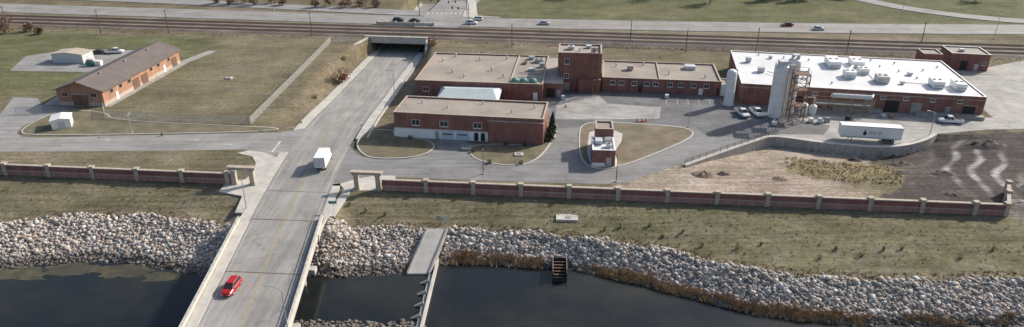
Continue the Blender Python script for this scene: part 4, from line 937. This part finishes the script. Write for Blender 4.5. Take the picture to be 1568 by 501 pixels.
for cx,dy,cr in clumps:
    if 6<cx<11: continue
    for i in range(int(110*cr)):
        x=cx+random.gauss(0,cr*.75); y=float(np.interp(x,yB[:,0],yB[:,1]))+dy+random.gauss(0,.33*cr); z=max(hz(x,y),-5.0)-.05
        h=random.uniform(.5,1.25); a=random.uniform(0,6.28); w=.09
        mb.add([(x-w*math.cos(a),y-w*math.sin(a),z),(x+w*math.cos(a),y+w*math.sin(a),z),(x+random.gauss(0,.3),y+random.gauss(0,.25),z+h)],[(0,1,2)],m_reed if random.random()<.7 else m_reed2)
mb.obj('reeds')
# rough grass tufts on the banks, verges and cut slopes
mb=MB(); mb.flat=True; cand=[]
for _ in range(5200):
    k=random.random()
    if k<.5: x=random.uniform(-110,100); y=random.uniform(float(np.interp(x,yT[:,0],yT[:,1]))+.1,float(np.interp(x,yT[:,0],yT[:,1]))+2.2) if random.random()<.6 else random.uniform(float(np.interp(x,yT[:,0],yT[:,1])),WALLY(x)-2)
    elif k<.8: x=random.uniform(-190,180); y=244.5-.12*x+random.gauss(0,1.6)
    else: x=random.uniform(60,85); y=random.uniform(133,149)
    if abs(x-roadx(np.array([y]))[0])<13 or (k>=.8 and not inpoly(np.array([x]),np.array([y]),[(63.1,150),(75,147),(86.5,144.1),(81,132),(70,134.5),(62.3,137.3),(60,143)])[0]): continue
    if -17<x<-11 and y<119: continue
    cand.append((x,y))
ca=np.array(cand); cz=height(ca[:,0],ca[:,1])
for (x,y),z in zip(cand,cz):
    mt=m_tuft1 if random.random()<.6 else m_tuft2; hh=random.uniform(.15,.45)
    for j in range(4):
        a=random.uniform(0,6.28); px=x+random.gauss(0,.12); py=y+random.gauss(0,.12); w=.06
        mb.add([(px-w*math.cos(a),py-w*math.sin(a),z-.03),(px+w*math.cos(a),py+w*math.sin(a),z-.03),(px+random.gauss(0,.12),py+random.gauss(0,.12),z+hh)],[(0,1,2)],mt)
mb.obj('rough_grass')
def mound(name,x,y,r,h,mat):
    n=26; vs=[];fs=[]
    for j in range(n+1):
        for i in range(n+1):
            a=(i/n*2-1);b_=(j/n*2-1); d=math.hypot(a,b_); hh=max(0,1-d*d)**1.2*h*(1+.6*mnoise.noise(Vector((a*3+x,b_*3,0)))+.3*mnoise.noise(Vector((a*9+x,b_*9,0)))); wx=x+a*r;wy=y+b_*r*.6; vs.append((wx,wy,hz(wx,wy)+hh-.06))
    for j in range(n):
        for i in range(n): k=j*(n+1)+i; fs.append((k,k+1,k+n+2,k+n+1))
    mb=MB(); mb.flat=True; mb.add(vs,fs,mat); mb.obj(name,smooth=True)
m_soil=M('loose_soil',(.25,.19,.14),.95,.25,.6,5,bump=.6); m_soild=M('dark_soil',(.085,.07,.062),.95,.3,.6,5,bump=.6); m_grav=M('gravel_heap',(.30,.28,.25),.95,.25,.8,5,bump=.6)
mound('soil_mound',41.5,138.5,3.2,.9,m_soil); mound('soil_mound',46,139.3,2,.7,m_soil); mound('soil_mound',57,136,2.2,.5,m_soil)
mound('soil_mound',79,149.5,2.0,.7,m_soild); mound('soil_mound',88,147,3.4,.7,m_soild); mound('soil_mound',85,140,2.6,.5,m_soild); mound('soil_mound',93,139,3,.6,m_soild); mound('soil_mound',112,155,5,1.2,m_soild); mound('soil_mound',90,129,3,.5,m_soild); mound('gravel_heap',108,132,3.5,1.1,m_grav); mound('gravel_heap',100.5,125,2.6,.7,m_grav)

# ---------------------------------------------------------------- light, sky, camera
w=bpy.data.worlds.new('World'); sc.world=w; w.use_nodes=True; nt=w.node_tree
sky=nt.nodes.new('ShaderNodeTexSky'); sky.sky_type='NISHITA'; sky.sun_disc=False; sky.sun_elevation=R(32); sky.sun_rotation=R(57); sky.dust_density=2.5
bg=nt.nodes['Background']; bg.inputs[1].default_value=.15; nt.links.new(sky.outputs[0],bg.inputs[0])
L=bpy.data.lights.new('sun','SUN'); L.energy=4.9; L.angle=R(.5); L.color=(1,.94,.85)
lo=bpy.data.objects.new('sun',L); sc.collection.objects.link(lo)
d=Vector((.838*math.cos(R(32)),.545*math.cos(R(32)),math.sin(R(32)))); lo.rotation_euler=d.to_track_quat('Z','Y').to_euler()
cam=bpy.data.cameras.new('camera'); co_=bpy.data.objects.new('camera',cam); sc.collection.objects.link(co_)
co_.location=(0,0,66); co_.rotation_euler=(R(90)-math.atan(500/1090),0,0); cam.sensor_width=36; cam.lens=36*1090/1568; cam.clip_end=6000; cam.clip_start=1
sc.camera=co_
